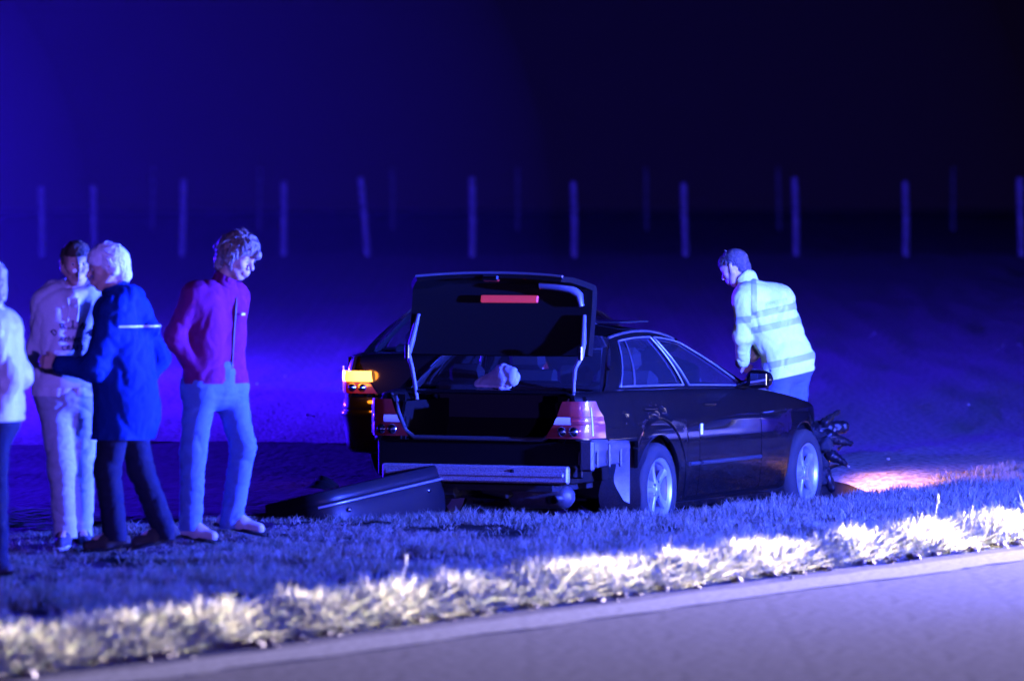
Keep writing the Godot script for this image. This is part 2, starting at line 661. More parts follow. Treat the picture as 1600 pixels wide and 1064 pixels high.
	var glass_rows := func(base_z: float, base_bow: float, top_t: float, top_bow: float, base_y: float) -> Geo:
		var gr := []
		var tp := rail(top_t)
		for i in 9:
			var v := i / 8.0
			var row := PackedVector3Array()
			for k in 15:
				var s := k / 7.0 - 1.0
				var c := 1.0 - s * s
				var b := Vector3(0.745 * s, base_y + 0.03 * c, base_z + base_bow * c)
				var t := Vector3(tp.x * s, tp.y + 0.05 * c, tp.z + top_bow * c)
				var p := b.lerp(t, v)
				p.y += 0.02 * sin(v * PI)
				row.push_back(p)
			gr.append(row)
		var g := Geo.new()
		g.grid(gr, base_z < -1.0)
		return g
	part(root, "windscreen", glass_rows.call(-1.95, -0.14, 0.0, -0.06, 0.955), M.glass)
	part(root, "rear_window", glass_rows.call(0.60, 0.07, 1.0, 0.03, 1.0), M.glass)
	# ---- scuttle and rear deck in front of the boot lid
	var scuttle := Geo.new()
	scuttle.box(Vector3(0, 0.935, -2.06), Vector3(1.46, 0.03, 0.16), 0.01)
	part(root, "scuttle", scuttle, paint)
	var deck := Geo.new()
	for sx in [1.0, -1.0]:
		var dr := []
		for i in 12:
			var z := lerpf(0.58, 0.95, i / 11.0)
			var w := side_x(z, belt(z)) - 0.03
			dr.append(PackedVector3Array([Vector3(sx * w, belt(z) + 0.009, z), Vector3(sx * (w - 0.05), belt(z) + 0.016, z), Vector3(sx * 0.652, belt(z) + 0.014, z), Vector3(sx * 0.64, belt(z) - 0.01, z), Vector3(sx * 0.62, belt(z) - 0.05, z)]))
		deck.grid(dr, sx > 0)
	deck.box(Vector3(0, 0.985, 0.672), Vector3(1.30, 0.03, 0.075), 0.01)
	part(root, "rear_deck", deck, paint)
	# ---- floor, cabin
	var fl := Geo.new()
	fl.box(Vector3(0, 0.24, -1.30), Vector3(1.56, 0.04, 2.1))
	fl.box(Vector3(0, 0.36, 0.45), Vector3(1.06, 0.04, 0.98))
	fl.box(Vector3(0, 0.45, -2.75), Vector3(1.0, 0.3, 1.1), 0.05)
	fl.box(Vector3(0, 0.62, -2.12), Vector3(1.5, 0.62, 0.04))
	part(root, "floor_pan", fl, M.black)
	var dash := Geo.new()
	dash.box(Vector3(0, 0.84, -1.80), Vector3(1.42, 0.24, 0.36), 0.06)
	part(root, "dashboard", dash, M.cloth)
	var sw := Geo.new()
	var ring := []
	for i in 25: ring.append(Vector3(-0.36 + 0.185 * cos(TAU * i / 24.0), 0.88 + 0.175 * sin(TAU * i / 24.0), -1.50 + 0.07 * sin(TAU * i / 24.0)))
	sw.tube(ring, [0.014], 8, false)
	sw.box(Vector3(-0.36, 0.875, -1.49), Vector3(0.34, 0.05, 0.03), 0.01)
	part(root, "steering_wheel", sw, M.black)
	for sx in [1.0, -1.0]:
		var se := Geo.new()
		se.box(Vector3(sx * 0.36, 0.48, -1.02), Vector3(0.50, 0.16, 0.52), 0.05)
		se.box(Vector3(sx * 0.36, 0.80, -0.74), Vector3(0.48, 0.62, 0.13), 0.05, Basis(Vector3.RIGHT, 0.28))
		var st := part(root, "front_seat", se, M.cloth)
		var hr := Geo.new()
		hr.box(Vector3(sx * 0.36, 1.18, -0.63), Vector3(0.27, 0.16, 0.09), 0.04, Basis(Vector3.RIGHT, 0.2))
		part(st, "headrest", hr, M.cloth)
	var rb := Geo.new()
	rb.box(Vector3(0, 0.50, -0.18), Vector3(1.30, 0.16, 0.50), 0.05)
	rb.box(Vector3(0, 0.78, 0.14), Vector3(1.30, 0.56, 0.12), 0.04, Basis(Vector3.RIGHT, 0.35))
	var rs := part(root, "rear_seat", rb, M.cloth)
	for x in [-0.40, 0.40]:
		var hr := Geo.new()
		hr.box(Vector3(x, 1.09, 0.27), Vector3(0.26, 0.14, 0.09), 0.04, Basis(Vector3.RIGHT, 0.15))
		part(rs, "headrest", hr, M.cloth)
	for sx in [1.0, -1.0]:
		var pt := Geo.new()
		var pr := []
		for i in 7:
			var s := i / 6.0
			var q := Vector3(sx * lerpf(0.70, 0.555, s), lerpf(0.995, 1.27, s), lerpf(0.50, 0.13, s))
			pr.append(PackedVector3Array([q + Vector3(0, 0, 0.05), q + Vector3(-sx * 0.02, 0.005, 0.0), q + Vector3(-sx * 0.015, 0.01, -0.09)]))
		pt.grid(pr, sx < 0)
		part(root, "pillar_trim", pt, M.liner)
	var shelf := Geo.new()
	shelf.box(Vector3(0, 0.975, 0.45), Vector3(1.32, 0.02, 0.42), 0.005)
	part(root, "parcel_shelf", shelf, M.cloth)
	# ---- boot: a lined box behind the rear seat
	var bt := Geo.new()
	bt.box(Vector3(0, 0.40, 0.52), Vector3(1.10, 0.02, 0.82))
	bt.box(Vector3(0, 0.68, 0.20), Vector3(1.20, 0.56, 0.02))
	for sx in [1.0, -1.0]:
		bt.box(Vector3(sx * 0.60, 0.66, 0.56), Vector3(0.02, 0.54, 0.74), 0.0, Basis(Vector3.FORWARD, sx * -0.18))
	part(root, "boot_lining", bt, M.carpet)
	# ---- tail
	var tail := Geo.new()
	tail.box(Vector3(0, 0.55, 0.925), Vector3(1.50, 0.24, 0.03), 0.01)
	for sx in [1.0, -1.0]:
		tail.box(Vector3(sx * 0.66, 0.80, 0.90), Vector3(0.20, 0.34, 0.02), 0.0)
	part(root, "rear_panel", tail, paint)
	var slam := Geo.new()
	var sp := [Vector3(-0.63, 0.955, 0.90), Vector3(-0.60, 0.85, 0.93), Vector3(-0.54, 0.73, 0.945), Vector3(-0.47, 0.685, 0.952), Vector3(0.47, 0.685, 0.952), Vector3(0.54, 0.73, 0.945), Vector3(0.60, 0.85, 0.93), Vector3(0.63, 0.955, 0.90)]
	slam.tube(sp, [0.016], 8)
	part(root, "boot_seal", slam, M.trim)
	var lz := func(x: float) -> float: return table(x, [[0.0, 0.985], [0.68, 0.984], [0.74, 0.97], [0.775, 0.946], [0.80, 0.905], [0.825, 0.84], [0.846, 0.75]])
	for sx in [1.0, -1.0]:
		var tl := part(root, "tail_lamp", lamp_patch(lz, [0.50, 0.56], [0.842, 0.840], 0.695, 0.785, sx), M.red_glass)
		part(tl, "reversing_glass", lamp_patch(lz, [0.561, 0.585], [0.685, 0.68], 0.787, 0.835, sx), M.clear_lens)
		part(tl, "indicator_glass", lamp_patch(lz, [0.688, 0.683], [0.840, 0.836], 0.787, 0.835, sx), M.red_glass)
		var streak := Geo.new()
		streak.tube([Vector3(sx * 0.806, 0.71, lz.call(0.806) + 0.006), Vector3(sx * 0.804, 0.80, lz.call(0.804) + 0.008), Vector3(sx * 0.798, 0.90, lz.call(0.798) + 0.006)], [0.006], 6)
		part(tl, "lens_glint", streak, M.clear_lens)  # pale tube put on the lens in place of a highlight
		if not (o.get("hazard", false) and sx < 0): part(tl, "brake_glass", lamp_patch(lz, [0.586, 0.625], [0.836, 0.815], 0.837, 0.94, sx), M.red_glass)
		var bulbs := Geo.new()
		for b in [[0.62, 0.74], [0.70, 0.74]]:
			bulbs.lathe([Vector2(0, 0.035), Vector2(0.012, 0.03), Vector2(0.03, 0.0)], 14, Vector3(0, 0, 1), Vector3(sx * b[0], b[1], lz.call(b[0]) + 0.002))
		part(tl, "reflector_cup", bulbs, M.chrome)
	# ---- boot lid
	var lid := Node3D.new()
	lid.name = "boot_lid"
	root.add_child(lid)
	lid.position = Vector3(0, 0.985, 0.70) if not wreck else Vector3(0, 1.23, 0.63)
	rows = []
	var prof := [[0.012, 0.0], [0.008, 0.10], [0.0, 0.20], [-0.008, 0.245], [-0.03, 0.285], [-0.06, 0.30], [-0.14, 0.295], [-0.24, 0.30], [-0.30, 0.29]] if not wreck else [[0.012, 0.0], [0.012, 0.14], [0.008, 0.28], [0.0, 0.40], [-0.012, 0.47], [-0.04, 0.50], [-0.10, 0.51], [-0.20, 0.52], [-0.27, 0.51]]
	for p in prof:
		var row := PackedVector3Array()
		for k in 17:
			var s := k / 8.0 - 1.0
			var w0 := 0.68 if wreck else 0.645
			var w: float = w0 if p[0] > -0.05 else lerpf(w0, 0.52, (-p[0] - 0.05) / 0.25)
			row.push_back(Vector3(w * s, p[0] + 0.02 * (1.0 - s * s), p[1] - 0.03 * s * s * clampf(p[1] * 3.0, 0.0, 1.0)))
		rows.append(row)
	var lg := Geo.new()
	lg.grid(rows, false)
	var skin := part(lid, "lid_skin", lg, paint)
	var inner := Geo.new()
	var ir := []
	for r in rows:
		var row := PackedVector3Array()
		for p in r: row.push_back(Vector3(p.x * 0.975, p.y - 0.035 if p.y > -0.03 else p.y, p.z - (0.035 if p.y <= -0.03 else 0.0)))
		ir.append(row)
	inner.grid(ir, true)
	for e in [0, 16]:
		var a := PackedVector3Array(); var b := PackedVector3Array()
		for i in rows.size():
			a.push_back(rows[i][e]); b.push_back(ir[i][e])
		inner.grid([a, b], e == 0)
	inner.grid([rows[-1], ir[-1]], false)
	inner.grid([rows[0], ir[0]], true)
	part(lid, "lid_lining", inner, M.carpet if wreck else paint)
	if wreck:
		lid.rotation.x = -deg_to_rad(o.lid_angle)
		# the trim round the edge of the lining, the glowing red strip, latch, handle recess
		var tb := Geo.new()
		var tp := [Vector3(0.30, -0.095, 0.462), Vector3(0.42, -0.09, 0.458), Vector3(0.52, -0.075, 0.44), Vector3(0.572, -0.052, 0.40), Vector3(0.59, -0.04, 0.33)]
		tb.tube(tp, [0.03, 0.036, 0.034, 0.028, 0.018], 8)
		part(skin, "lining_trim", tb, M.satin)
		var ws := Geo.new()
		ws.box(Vector3(0.06, -0.042, 0.375), Vector3(0.42, 0.02, 0.05), 0.006)
		part(skin, "glowing_red_strip", ws, M.red_glow)
		var la := Geo.new()
		la.box(Vector3(0, -0.235, 0.475), Vector3(0.12, 0.05, 0.04), 0.01)
		part(skin, "latch", la, M.chrome)
		for x in [-0.42, -0.2, 0.24]:
			var bo := Geo.new()
			bo.lathe([Vector2(0, 0.016), Vector2(0.008, 0.014), Vector2(0.01, 0.0)], 10, Vector3(0, -0.3, -1).normalized(), Vector3(x, -0.225, 0.482))
			part(skin, "bolt", bo, M.chrome)
		var edge := Geo.new()
		var ep := []
		for k in 17: ep.append(rows[-1][k] + Vector3(0, -0.004, 0))
		edge.tube(ep, [0.010], 6)
		part(skin, "lid_edge", edge, M.satin)
		for sx in [1.0, -1.0]:
			var hg := Geo.new()
			var hp := [Vector3(sx * 0.575, 0.93, 0.69), Vector3(sx * 0.585, 1.05, 0.71), Vector3(sx * 0.60, 1.15, 0.72), Vector3(sx * 0.635, 1.23, 0.70), Vector3(sx * 0.63, 1.32, 0.655), Vector3(sx * 0.61, 1.50, 0.60)]
			hg.tube(hp, [0.014, 0.014, 0.015, 0.019, 0.021, 0.016], 8)
			part(root, "lid_hinge", hg, M.hinge)
			var sc := Geo.new()
			sc.box(Vector3(sx * 0.635, 1.25, 0.72), Vector3(0.035, 0.10, 0.02), 0.006)
			part(root, "hinge_bracket", sc, M.chrome)
		# what the torn bumper leaves bare
		var bb := Geo.new()
		bb.box(Vector3(0, 0.455, 1.0), Vector3(1.36, 0.115, 0.05), 0.012)
		bb.box(Vector3(0, 0.455, 1.027), Vector3(1.30, 0.03, 0.012), 0.005)
		for sx in [1.0, -1.0]: bb.box(Vector3(sx * 0.55, 0.455, 0.955), Vector3(0.10, 0.09, 0.06), 0.01)
		part(root, "bumper_beam", bb, M.galvanised)
		for x in [-0.31, 0.28]:
			var ho := Geo.new()
			ho.lathe([Vector2(0, 0.016), Vector2(0.004, 0.016), Vector2(0.005, 0.0)], 12, Vector3(0, 0, 1), Vector3(x, 0.475, 1.027))
			part(root, "beam_hole", ho, M.black)
		var si := nets([[Vector3(0.20, 0.30, 0.72), Vector3(0.52, 0.30, 0.74), 0.085, 0.085]], 0.03, 0.02)
		var sil := part(root, "silencer", si, M.liner)
		var pipe := Geo.new()
		pipe.tube([Vector3(0.52, 0.29, 0.78), Vector3(0.54, 0.29, 0.95)], [0.03, 0.03], 10, false)
		part(sil, "tailpipe", pipe, M.chrome)
		var tow := Geo.new()
		tow.box(Vector3(-0.32, 0.33, 0.9), Vector3(0.34, 0.10, 0.12), 0.03)
		part(root, "spare_wheel_well", tow, M.black)
		var tow2 := Geo.new()
		tow2.box(Vector3(0.1, 0.33, 0.88), Vector3(0.22, 0.05, 0.1), 0.02, Basis(Vector3.FORWARD, 0.2))
		part(root, "bent_bracket", tow2, M.black)
		# right corner: bracket and hanging wheel arch liner
		var br := Geo.new()
		var brr := []
		for i in 9:
			var s := i / 8.0
			var z := lerpf(0.98, 0.44, s)
			var x := half_width(z) + 0.005 + 0.012 * sin(s * 9.0)
			brr.append(PackedVector3Array([Vector3(x - 0.03, 0.685 + 0.012 * sin(s * 5.0), z), Vector3(x + 0.004, 0.675 + 0.01 * sin(s * 5.0), z), Vector3(x + 0.012, 0.62, z), Vector3(x - 0.006, 0.60, z), Vector3(x - 0.01, 0.53, z), Vector3(x + 0.012, 0.505 + 0.03 * s, z), Vector3(x - 0.03, 0.49 + 0.03 * s, z)]))
		br.grid(brr, false)
		br.box(Vector3(0.80, 0.585, 0.975), Vector3(0.10, 0.21, 0.05), 0.015)
		for s in [0.86, 0.72, 0.56]: br.box(Vector3(half_width(s) + 0.01, 0.58, s), Vector3(0.02, 0.16, 0.018), 0.006)
		part(root, "bumper_bracket", br, M.liner)
		var li := Geo.new()
		var lr := []
		for i in 15:
			var s := i / 14.0
			var a := lerpf(1.25, -0.42, s)
			var r := 0.375 + 0.055 * s * s
			var row := PackedVector3Array()
			for k in 7:
				var w := k / 6.0
				row.push_back(Vector3(0.60 + 0.28 * w + 0.03 * s * w + 0.012 * sin(s * 14.0 + w * 3.0), TYRE + sin(a) * r, AXLE + cos(a) * r + 0.05 * w * s))
			lr.append(row)
		li.grid(lr, true)
		part(root, "wheel_arch_liner", li, M.liner)
		var fl2 := Geo.new()
		var r2 := []
		for i in 7:
			var s := i / 6.0
			r2.append(PackedVector3Array([Vector3(0.865 + 0.02 * s, 0.61 - 0.36 * s, 0.42 + 0.05 * s), Vector3(0.855, 0.60 - 0.33 * s, 0.52 - 0.02 * s), Vector3(0.83 + 0.015 * sin(s * 6.0), 0.58 - 0.22 * s, 0.62 - 0.06 * s)]))
		fl2.grid(r2, false)
		part(root, "torn_liner_flap", fl2, M.liner)
		var glint := Geo.new()
		glint.box(Vector3(side_x(-0.83, 0.70) + 0.002, 0.70, -0.83), Vector3(0.006, 0.075, 0.035), 0.002)
		part(root, "door_glint", glint, M.off_white)  # pale patch standing in for a light reflection on the door
		# broken nose
		var nose := nets([[Vector3(0.62, 0.58, -3.40), Vector3(0.80, 0.50, -3.30), 0.07, 0.06], [Vector3(0.2, 0.52, -3.52), Vector3(0.70, 0.45, -3.42), 0.08, 0.05], [Vector3(0.74, 0.40, -3.35), Vector3(0.80, 0.26, -3.22), 0.06, 0.05], [Vector3(-0.7, 0.5, -3.38), Vector3(0.2, 0.5, -3.5), 0.08, 0.08]], 0.024, 0.03, 0.03, Vector3(8, 8, 8), 5)
		part(root, "crushed_front_bumper", nose, M.black)
		var sh := nets([[Vector3(0.72, 0.60, -3.40), Vector3(0.86, 0.62, -3.52), 0.07, 0.045], [Vector3(0.80, 0.55, -3.38), Vector3(0.93, 0.50, -3.50), 0.05, 0.02], [Vector3(0.84, 0.42, -3.34), Vector3(0.92, 0.36, -3.40), 0.045, 0.02], [Vector3(0.78, 0.66, -3.36), Vector3(0.84, 0.74, -3.50), 0.03, 0.012], [Vector3(0.82, 0.30, -3.26), Vector3(0.86, 0.18, -3.30), 0.04, 0.03]], 0.013, 0.02, 0.009, Vector3(15, 15, 15), 9)
		var rg := RandomNumberGenerator.new()
		rg.seed = 12
		for i in 3:
			var c := Vector3(0.78 + 0.1 * rg.randf(), 0.32 + 0.34 * rg.randf(), -3.40 - 0.08 * rg.randf())
			var d := Vector3(rg.randf_range(0.2, 1.0), rg.randf_range(-0.6, 0.9), rg.randf_range(-0.9, 0.2)).normalized() * rg.randf_range(0.05, 0.11)
			sh.tube([c, c + d * 0.6 + Vector3(0, 0.01, 0), c + d], [0.014, 0.009, 0.002], 4)
		part(root, "broken_headlamp", sh, M.plastic)
	else:
		lid.rotation.x = 0.0
		part(root, "rear_bumper", bumper_shell(true), paint)
		part(root, "front_bumper", bumper_shell(false), paint)
		var np := Geo.new()
		np.box(Vector3(0, 0.40, 1.062), Vector3(0.52, 0.11, 0.012), 0.004)
		part(root, "number_plate", np, M.off_white)
	# ---- front lamps and grille
	var fz := func(x: float) -> float: return -3.475 + 0.17 * pow(clampf((x - 0.38) / 0.36, 0.0, 1.0), 2.0)
	for sx in [1.0, -1.0]:
		if wreck and sx > 0: continue
		part(root, "headlamp", lamp_patch(fz, [0.38, 0.40], [0.76, 0.74], 0.58, 0.70, -sx).moved(Transform3D(Basis.from_scale(Vector3(-1, 1, 1)), Vector3.ZERO)), M.clear_lens if not o.get("headlights", false) else M.head_lens)
	var gr := Geo.new()
	for i in 4: gr.box(Vector3(0, 0.56 + 0.035 * i, -3.47 + 0.006 * i), Vector3(0.60, 0.012, 0.03), 0.003)
	part(root, "grille", gr, M.chrome)
	# ---- wheels
	var wm: Dictionary = M.wheel
	for w in [[0.757, AXLE], [-0.757, AXLE], [0.757, AXLE - WHEELBASE], [-0.757, AXLE - WHEELBASE]]:
		var t := Transform3D(Basis(Vector3.UP, 0.0 if w[0] > 0 else PI), Vector3(w[0], TYRE, w[1]))
		var wh := Node3D.new()
		wh.name = "wheel"
		root.add_child(wh, true)
		wh.transform = t
		part(wh, "tyre", wm.tyre, M.rubber)
		part(wh, "rim", wm.rim, M.alloy)
		for s in wm.spoke: part(wh, "spoke", s, M.alloy)
		part(wh, "brake_disc", wm.disc, M.trim)
		part(wh, "hub_cap", wm.cap, M.alloy)
		for b in wm.bolts: part(wh, "wheel_bolt", b, M.chrome)
		var well := Geo.new()
		well.lathe([Vector2(-0.34, 0.05), Vector2(-0.34, 0.37), Vector2(0.05, 0.37)], 24, Vector3.RIGHT, Vector3.ZERO)
		part(root, "wheel_well", well.keep(Vector3.UP, -0.05).moved(t), M.black)


# ---------------------------------------------------------------- people
func head_bones(c: Vector3, f: Vector3, u: Vector3, s := 1.0) -> Array:
	var r := f.cross(u)
	var at := func(x: float, y: float, z: float) -> Vector3: return c + (r * x + u * y + f * z) * s
	var b := [
		[at.call(0, 0.035, -0.03), at.call(0, 0.03, 0.02), 0.084 * s, 0.078 * s],
		[at.call(0, 0.0, 0.02), at.call(0, -0.05, 0.035), 0.07 * s, 0.052 * s],
		[at.call(0, -0.06, 0.045), at.call(0, -0.098, 0.065), 0.045 * s, 0.026 * s],
		[at.call(0, 0.02, 0.092), at.call(0, -0.022, 0.118), 0.010 * s, 0.0145 * s],
		[at.call(0, -0.072, 0.092), at.call(0, -0.058, 0.094), 0.012 * s, 0.012 * s],
	]
	for x in [-1.0, 1.0]:
		b.append([at.call(x * 0.055, -0.03, 0.0), at.call(x * 0.022, -0.095, 0.058), 0.036 * s, 0.022 * s])
		b.append([at.call(x * 0.045, -0.012, 0.06), at.call(x * 0.035, -0.03, 0.07), 0.026 * s, 0.02 * s])
		b.append([at.call(x * 0.012, 0.034, 0.088), at.call(x * 0.045, 0.034, 0.072), 0.013 * s, 0.013 * s])
		b.append([at.call(x * 0.0, -0.055, 0.098), at.call(x * 0.02, -0.058, 0.09), 0.007 * s, 0.005 * s])
		b.append([at.call(x * 0.0, -0.070, 0.098), at.call(x * 0.018, -0.068, 0.091), 0.008 * s, 0.005 * s])
		b.append([at.call(x * 0.086, 0.018, -0.012), at.call(x * 0.08, -0.026, 0.0), 0.014 * s, 0.010 * s])
		b.append([at.call(x * 0.031, 0.011, 0.108), at.call(x * 0.036, 0.011, 0.102), 0.017 * s, 0.015 * s, -1])
	return b

func hand_bones(w: Vector3, d: Vector3, n: Vector3, side: float, curl: float) -> Array:
	# w wrist, d towards the knuckles, n out of the back of the hand; side +1 puts the thumb on d x n
	var x := d.cross(n).normalized()
	var b := []
	for i in 4:
		var o := x * side * (0.028 - 0.0185 * i)
		b.append([w + d * 0.015 + o * 0.5, w + d * 0.085 + o, 0.015, 0.0125])
		var p := w + d * (0.088 - 0.004 * absf(i - 1.2)) + o
		var dir := d
		for k in 3:
			dir = dir.rotated(x, -curl if (d.cross(n)).dot(x) > 0 else curl)
			var q: Vector3 = p + dir * [0.042, 0.027, 0.02][k] * [0.95, 1.05, 1.0, 0.8][i]
			b.append([p, q, 0.0095 - 0.0008 * k, 0.0088 - 0.0009 * k])
			p = q
	var t := w + d * 0.03 + x * side * 0.025
	var t2 := t + d * 0.032 + x * side * 0.026 - n * 0.008
	b.append([t, t2, 0.015, 0.0115])
	b.append([t2, t2 + d * 0.03 + x * side * 0.004 - n * 0.01, 0.011, 0.009])
	return b

func person(root: Node3D, M: Dictionary, j: Dictionary) -> Dictionary:
	var c: Vector3 = j.head
	var f: Vector3 = j.face.normalized()
	var u: Vector3 = (j.get("up", Vector3.UP) - f * f.dot(j.get("up", Vector3.UP))).normalized()
	var sl: Vector3 = j.sh[0]; var sr: Vector3 = j.sh[1]
	var hl: Vector3 = j.hip[0]; var hr: Vector3 = j.hip[1]
	var mid := (hl + hr) * 0.5
	var out := {}
	# ---- body: one skin-coloured figure; head and hands on a finer grid
	var b := [[j.neck, c - u * 0.07 - f * 0.02, 0.058, 0.052], [j.neck - Vector3(0, 0.05, 0), sl, 0.045, 0.04], [j.neck - Vector3(0, 0.05, 0), sr, 0.045, 0.04], [mid.lerp(hl, 0.7), sl.lerp(j.neck, 0.4) - Vector3(0, 0.09, 0), 0.09, 0.085], [mid.lerp(hr, 0.7), sr.lerp(j.neck, 0.4) - Vector3(0, 0.09, 0), 0.09, 0.085]]
	for s in 2:
		b.append([j.sh[s], j.elbow[s], 0.048, 0.038])
		b.append([j.elbow[s], j.wrist[s], 0.038, 0.027])
		b.append([j.hip[s], j.knee[s], 0.078, 0.052])
		b.append([j.knee[s], j.ankle[s], 0.05, 0.036])
		b.append([j.ankle[s], j.toe[s], 0.036, 0.026])
	var body := nets(b, 0.016, 0.04)
	body.add(nets(head_bones(c, f, u) + [[j.neck, c - u * 0.07 - f * 0.02, 0.058, 0.052]], 0.0045, 0.02))
	for s in 2:
		var d: Vector3 = j.get("hand", [null, null])[s] if j.has("hand") and j.hand[s] != null else (j.wrist[s] - j.elbow[s]).normalized()
		var n := (Vector3(0, 0, 1) - d * d.z).normalized() if absf(d.z) < 0.9 else Vector3.UP
		body.add(nets([[j.elbow[s].lerp(j.wrist[s], 0.7), j.wrist[s] + d * 0.01, 0.03, 0.024]] + hand_bones(j.wrist[s], d, n, 1.0 if s == 0 else -1.0, j.get("curl", 0.45)), 0.0045, 0.008))
	var bp := part(root, "body", body, M.skin)
	var r := f.cross(u)
	for x in [-1.0, 1.0]:
		var e := Geo.new()
		e.lathe([Vector2(-0.0115, 0.0), Vector2(-0.008, 0.0082), Vector2(0.0, 0.0115), Vector2(0.008, 0.0082), Vector2(0.0115, 0.0)], 12, f, c + r * x * 0.033 + u * 0.011 + f * 0.083)
		var ep := part(bp, "eye", e, M.eye_white)
		var ir := Geo.new()
		ir.lathe([Vector2(0.0, 0.0058), Vector2(0.003, 0.0055), Vector2(0.0042, 0.0)], 12, f, c + r * x * 0.033 + u * 0.010 + f * 0.0915)
		ep.mesh = merged(e, ir)
		ep.mesh.surface_set_material(0, M.eye_white); ep.mesh.surface_set_material(1, M.black)
		ep.material_override = null
	# ---- trousers and shoes
	var tw: float = j.get("leg_width", 1.0)
	var tb := [[hl, hr, 0.125, 0.125], [mid + Vector3(0, 0.08, 0), mid, 0.14, 0.14]]
	for s in 2:
		tb.append([j.hip[s], j.knee[s], 0.106 * tw, 0.076 * tw])
		tb.append([j.knee[s], j.ankle[s] - Vector3(0, 0.05, 0), 0.076 * tw, 0.068 * tw])
	var tg := nets(tb, 0.0105, 0.035, j.get("crease", 0.006), Vector3(4, 8.5, 4), j.seed)
	tg = tg.keep(Vector3.UP, minf(j.ankle[0].y, j.ankle[1].y) - 0.05)
	out.trousers = part(root, "trousers", tg, j.trousers)
	for s in 2:
		var a: Vector3 = j.ankle[s]; var t: Vector3 = j.toe[s]
		var fw := (t - a); fw.y = 0; fw = fw.normalized()
		var ground: float = minf(t.y - 0.03, a.y - 0.06)
		var h := Vector3(a.x, t.y + 0.015 + maxf(a.y - 0.10, 0.0) * 0.7, a.z) - fw * 0.045
		var sg := nets([[h, h.lerp(t, 0.5) + Vector3(0, 0.006, 0), 0.042, 0.046], [h.lerp(t, 0.5), t, 0.046, 0.034], [h + Vector3(0, 0.05, 0) + fw * 0.03, h.lerp(t, 0.55) + Vector3(0, 0.02, 0), 0.04, 0.036]], 0.008, 0.02)
		var sh := part(root, "shoe", sg, j.shoe)
		var so := Geo.new()
		var pts := []
		var side := fw.cross(Vector3.UP)
		for e in [[-0.05, 0.036], [0.1, 0.038], [0.2, 0.045], [0.27, 0.035], [0.30, 0.012]]:
			pts.append([h + (t - h).normalized() * e[0] * ((t - h).length() + 0.03) / 0.27, e[1]])
		var rows := []
		for p in pts:
			var q: Vector3 = p[0]
			rows.append(PackedVector3Array([q - side * p[1] + Vector3(0, -0.018, 0), q + side * p[1] + Vector3(0, -0.018, 0), q + side * p[1] + Vector3(0, -0.04, 0), q - side * p[1] + Vector3(0, -0.04, 0)]))
		so.grid(rows, false, true)
		part(sh, "sole", so, j.get("sole", M.rubber))
	# ---- jacket
	var w: float = j.get("bulk", 1.0)
	var jb := [[mid.lerp(hl, 0.55) + Vector3(0, 0.06, 0), sl.lerp(j.neck, 0.42) - Vector3(0, 0.05, 0), 0.135 * w, 0.125 * w], [mid.lerp(hr, 0.55) + Vector3(0, 0.06, 0), sr.lerp(j.neck, 0.42) - Vector3(0, 0.05, 0), 0.135 * w, 0.125 * w],
		[j.neck - Vector3(0, 0.06, 0), sl, 0.08, 0.072 * w], [j.neck - Vector3(0, 0.06, 0), sr, 0.08, 0.072 * w]]
	for s in 2:
		jb.append([j.sh[s], j.elbow[s], 0.076 * w, 0.062 * w])
		jb.append([j.elbow[s], j.elbow[s].lerp(j.wrist[s], 0.93), 0.062 * w, 0.048 * w])
		jb.append([mid.lerp(j.hip[s], 0.9) + Vector3(0, 0.06, 0), mid.lerp(j.hip[s], 1.15) + Vector3(j.get("hem_shift", 0.0), j.hem - mid.y - 0.1, 0), 0.125 * w, j.get("hem_r", 0.125) * w])
	for e in j.get("extra", []): jb.append(e)
	var jg := nets(jb, 0.0115, 0.05, j.get("fold", 0.007), Vector3(5, 4, 5), j.seed + 7)
	var hem_n: Vector3 = j.get("hem_n", Vector3.UP).normalized()
	jg = jg.keep(hem_n, hem_n.dot(Vector3(mid.x, j.hem, mid.z)))
	out.jacket = part(root, j.get("top_name", "jacket"), jg, j.top)
	out.jg = jg
	# hem band and cuffs
	var band := jg.puffed(0.004).keep(-hem_n, -hem_n.dot(Vector3(mid.x, j.hem + j.get("band", 0.03), mid.z)))
	part(out.jacket, "hem", band, j.get("band_mat", j.top))
	for s in 2:
		var cu := Geo.new()
		var d: Vector3 = (j.wrist[s] - j.elbow[s]).normalized()
		var p: Vector3 = j.elbow[s].lerp(j.wrist[s], 0.86)
		cu.tube([p - d * 0.02, p, p + d * 0.03, p + d * 0.045], [0.045 * w, 0.053 * w, 0.05 * w, 0.036 * w], 16)
		part(out.jacket, "cuff", cu, j.get("band_mat", j.top))
	var co := nets([[j.neck + Vector3(0, -0.05, 0), j.neck + (c - j.neck).normalized() * j.get("collar", 0.045), 0.09, j.get("collar_r", 0.072)]], 0.01, 0.02, 0.006, Vector3(12, 12, 12), j.seed)
	var cn: Vector3 = (c - j.neck).normalized()
	co = co.keep(-cn, -cn.dot(j.neck + cn * (j.get("collar", 0.045) + 0.03)))
	part(out.jacket, "collar", co, j.get("collar_mat", j.top))
	# ---- hair
	var hb := []
	for e in j.hair: hb.append([c + (r * e[0] + u * e[1] + f * e[2]), c + (r * e[3] + u * e[4] + f * e[5]), e[6], e[7]])
	hb.append([c + f * 0.075 - u * 0.03, c + f * 0.12 - u * 0.08, 0.085, 0.085, -1])
	var hg := nets(hb, 0.006, 0.02, j.get("hair_fold", 0.012), j.get("hair_scale", Vector3(22, 14, 22)), j.seed + 3)
	# locks that break up its outline
	var rng := RandomNumberGenerator.new()
	rng.seed = j.seed
	var ll: float = j.get("lock", 0.03)
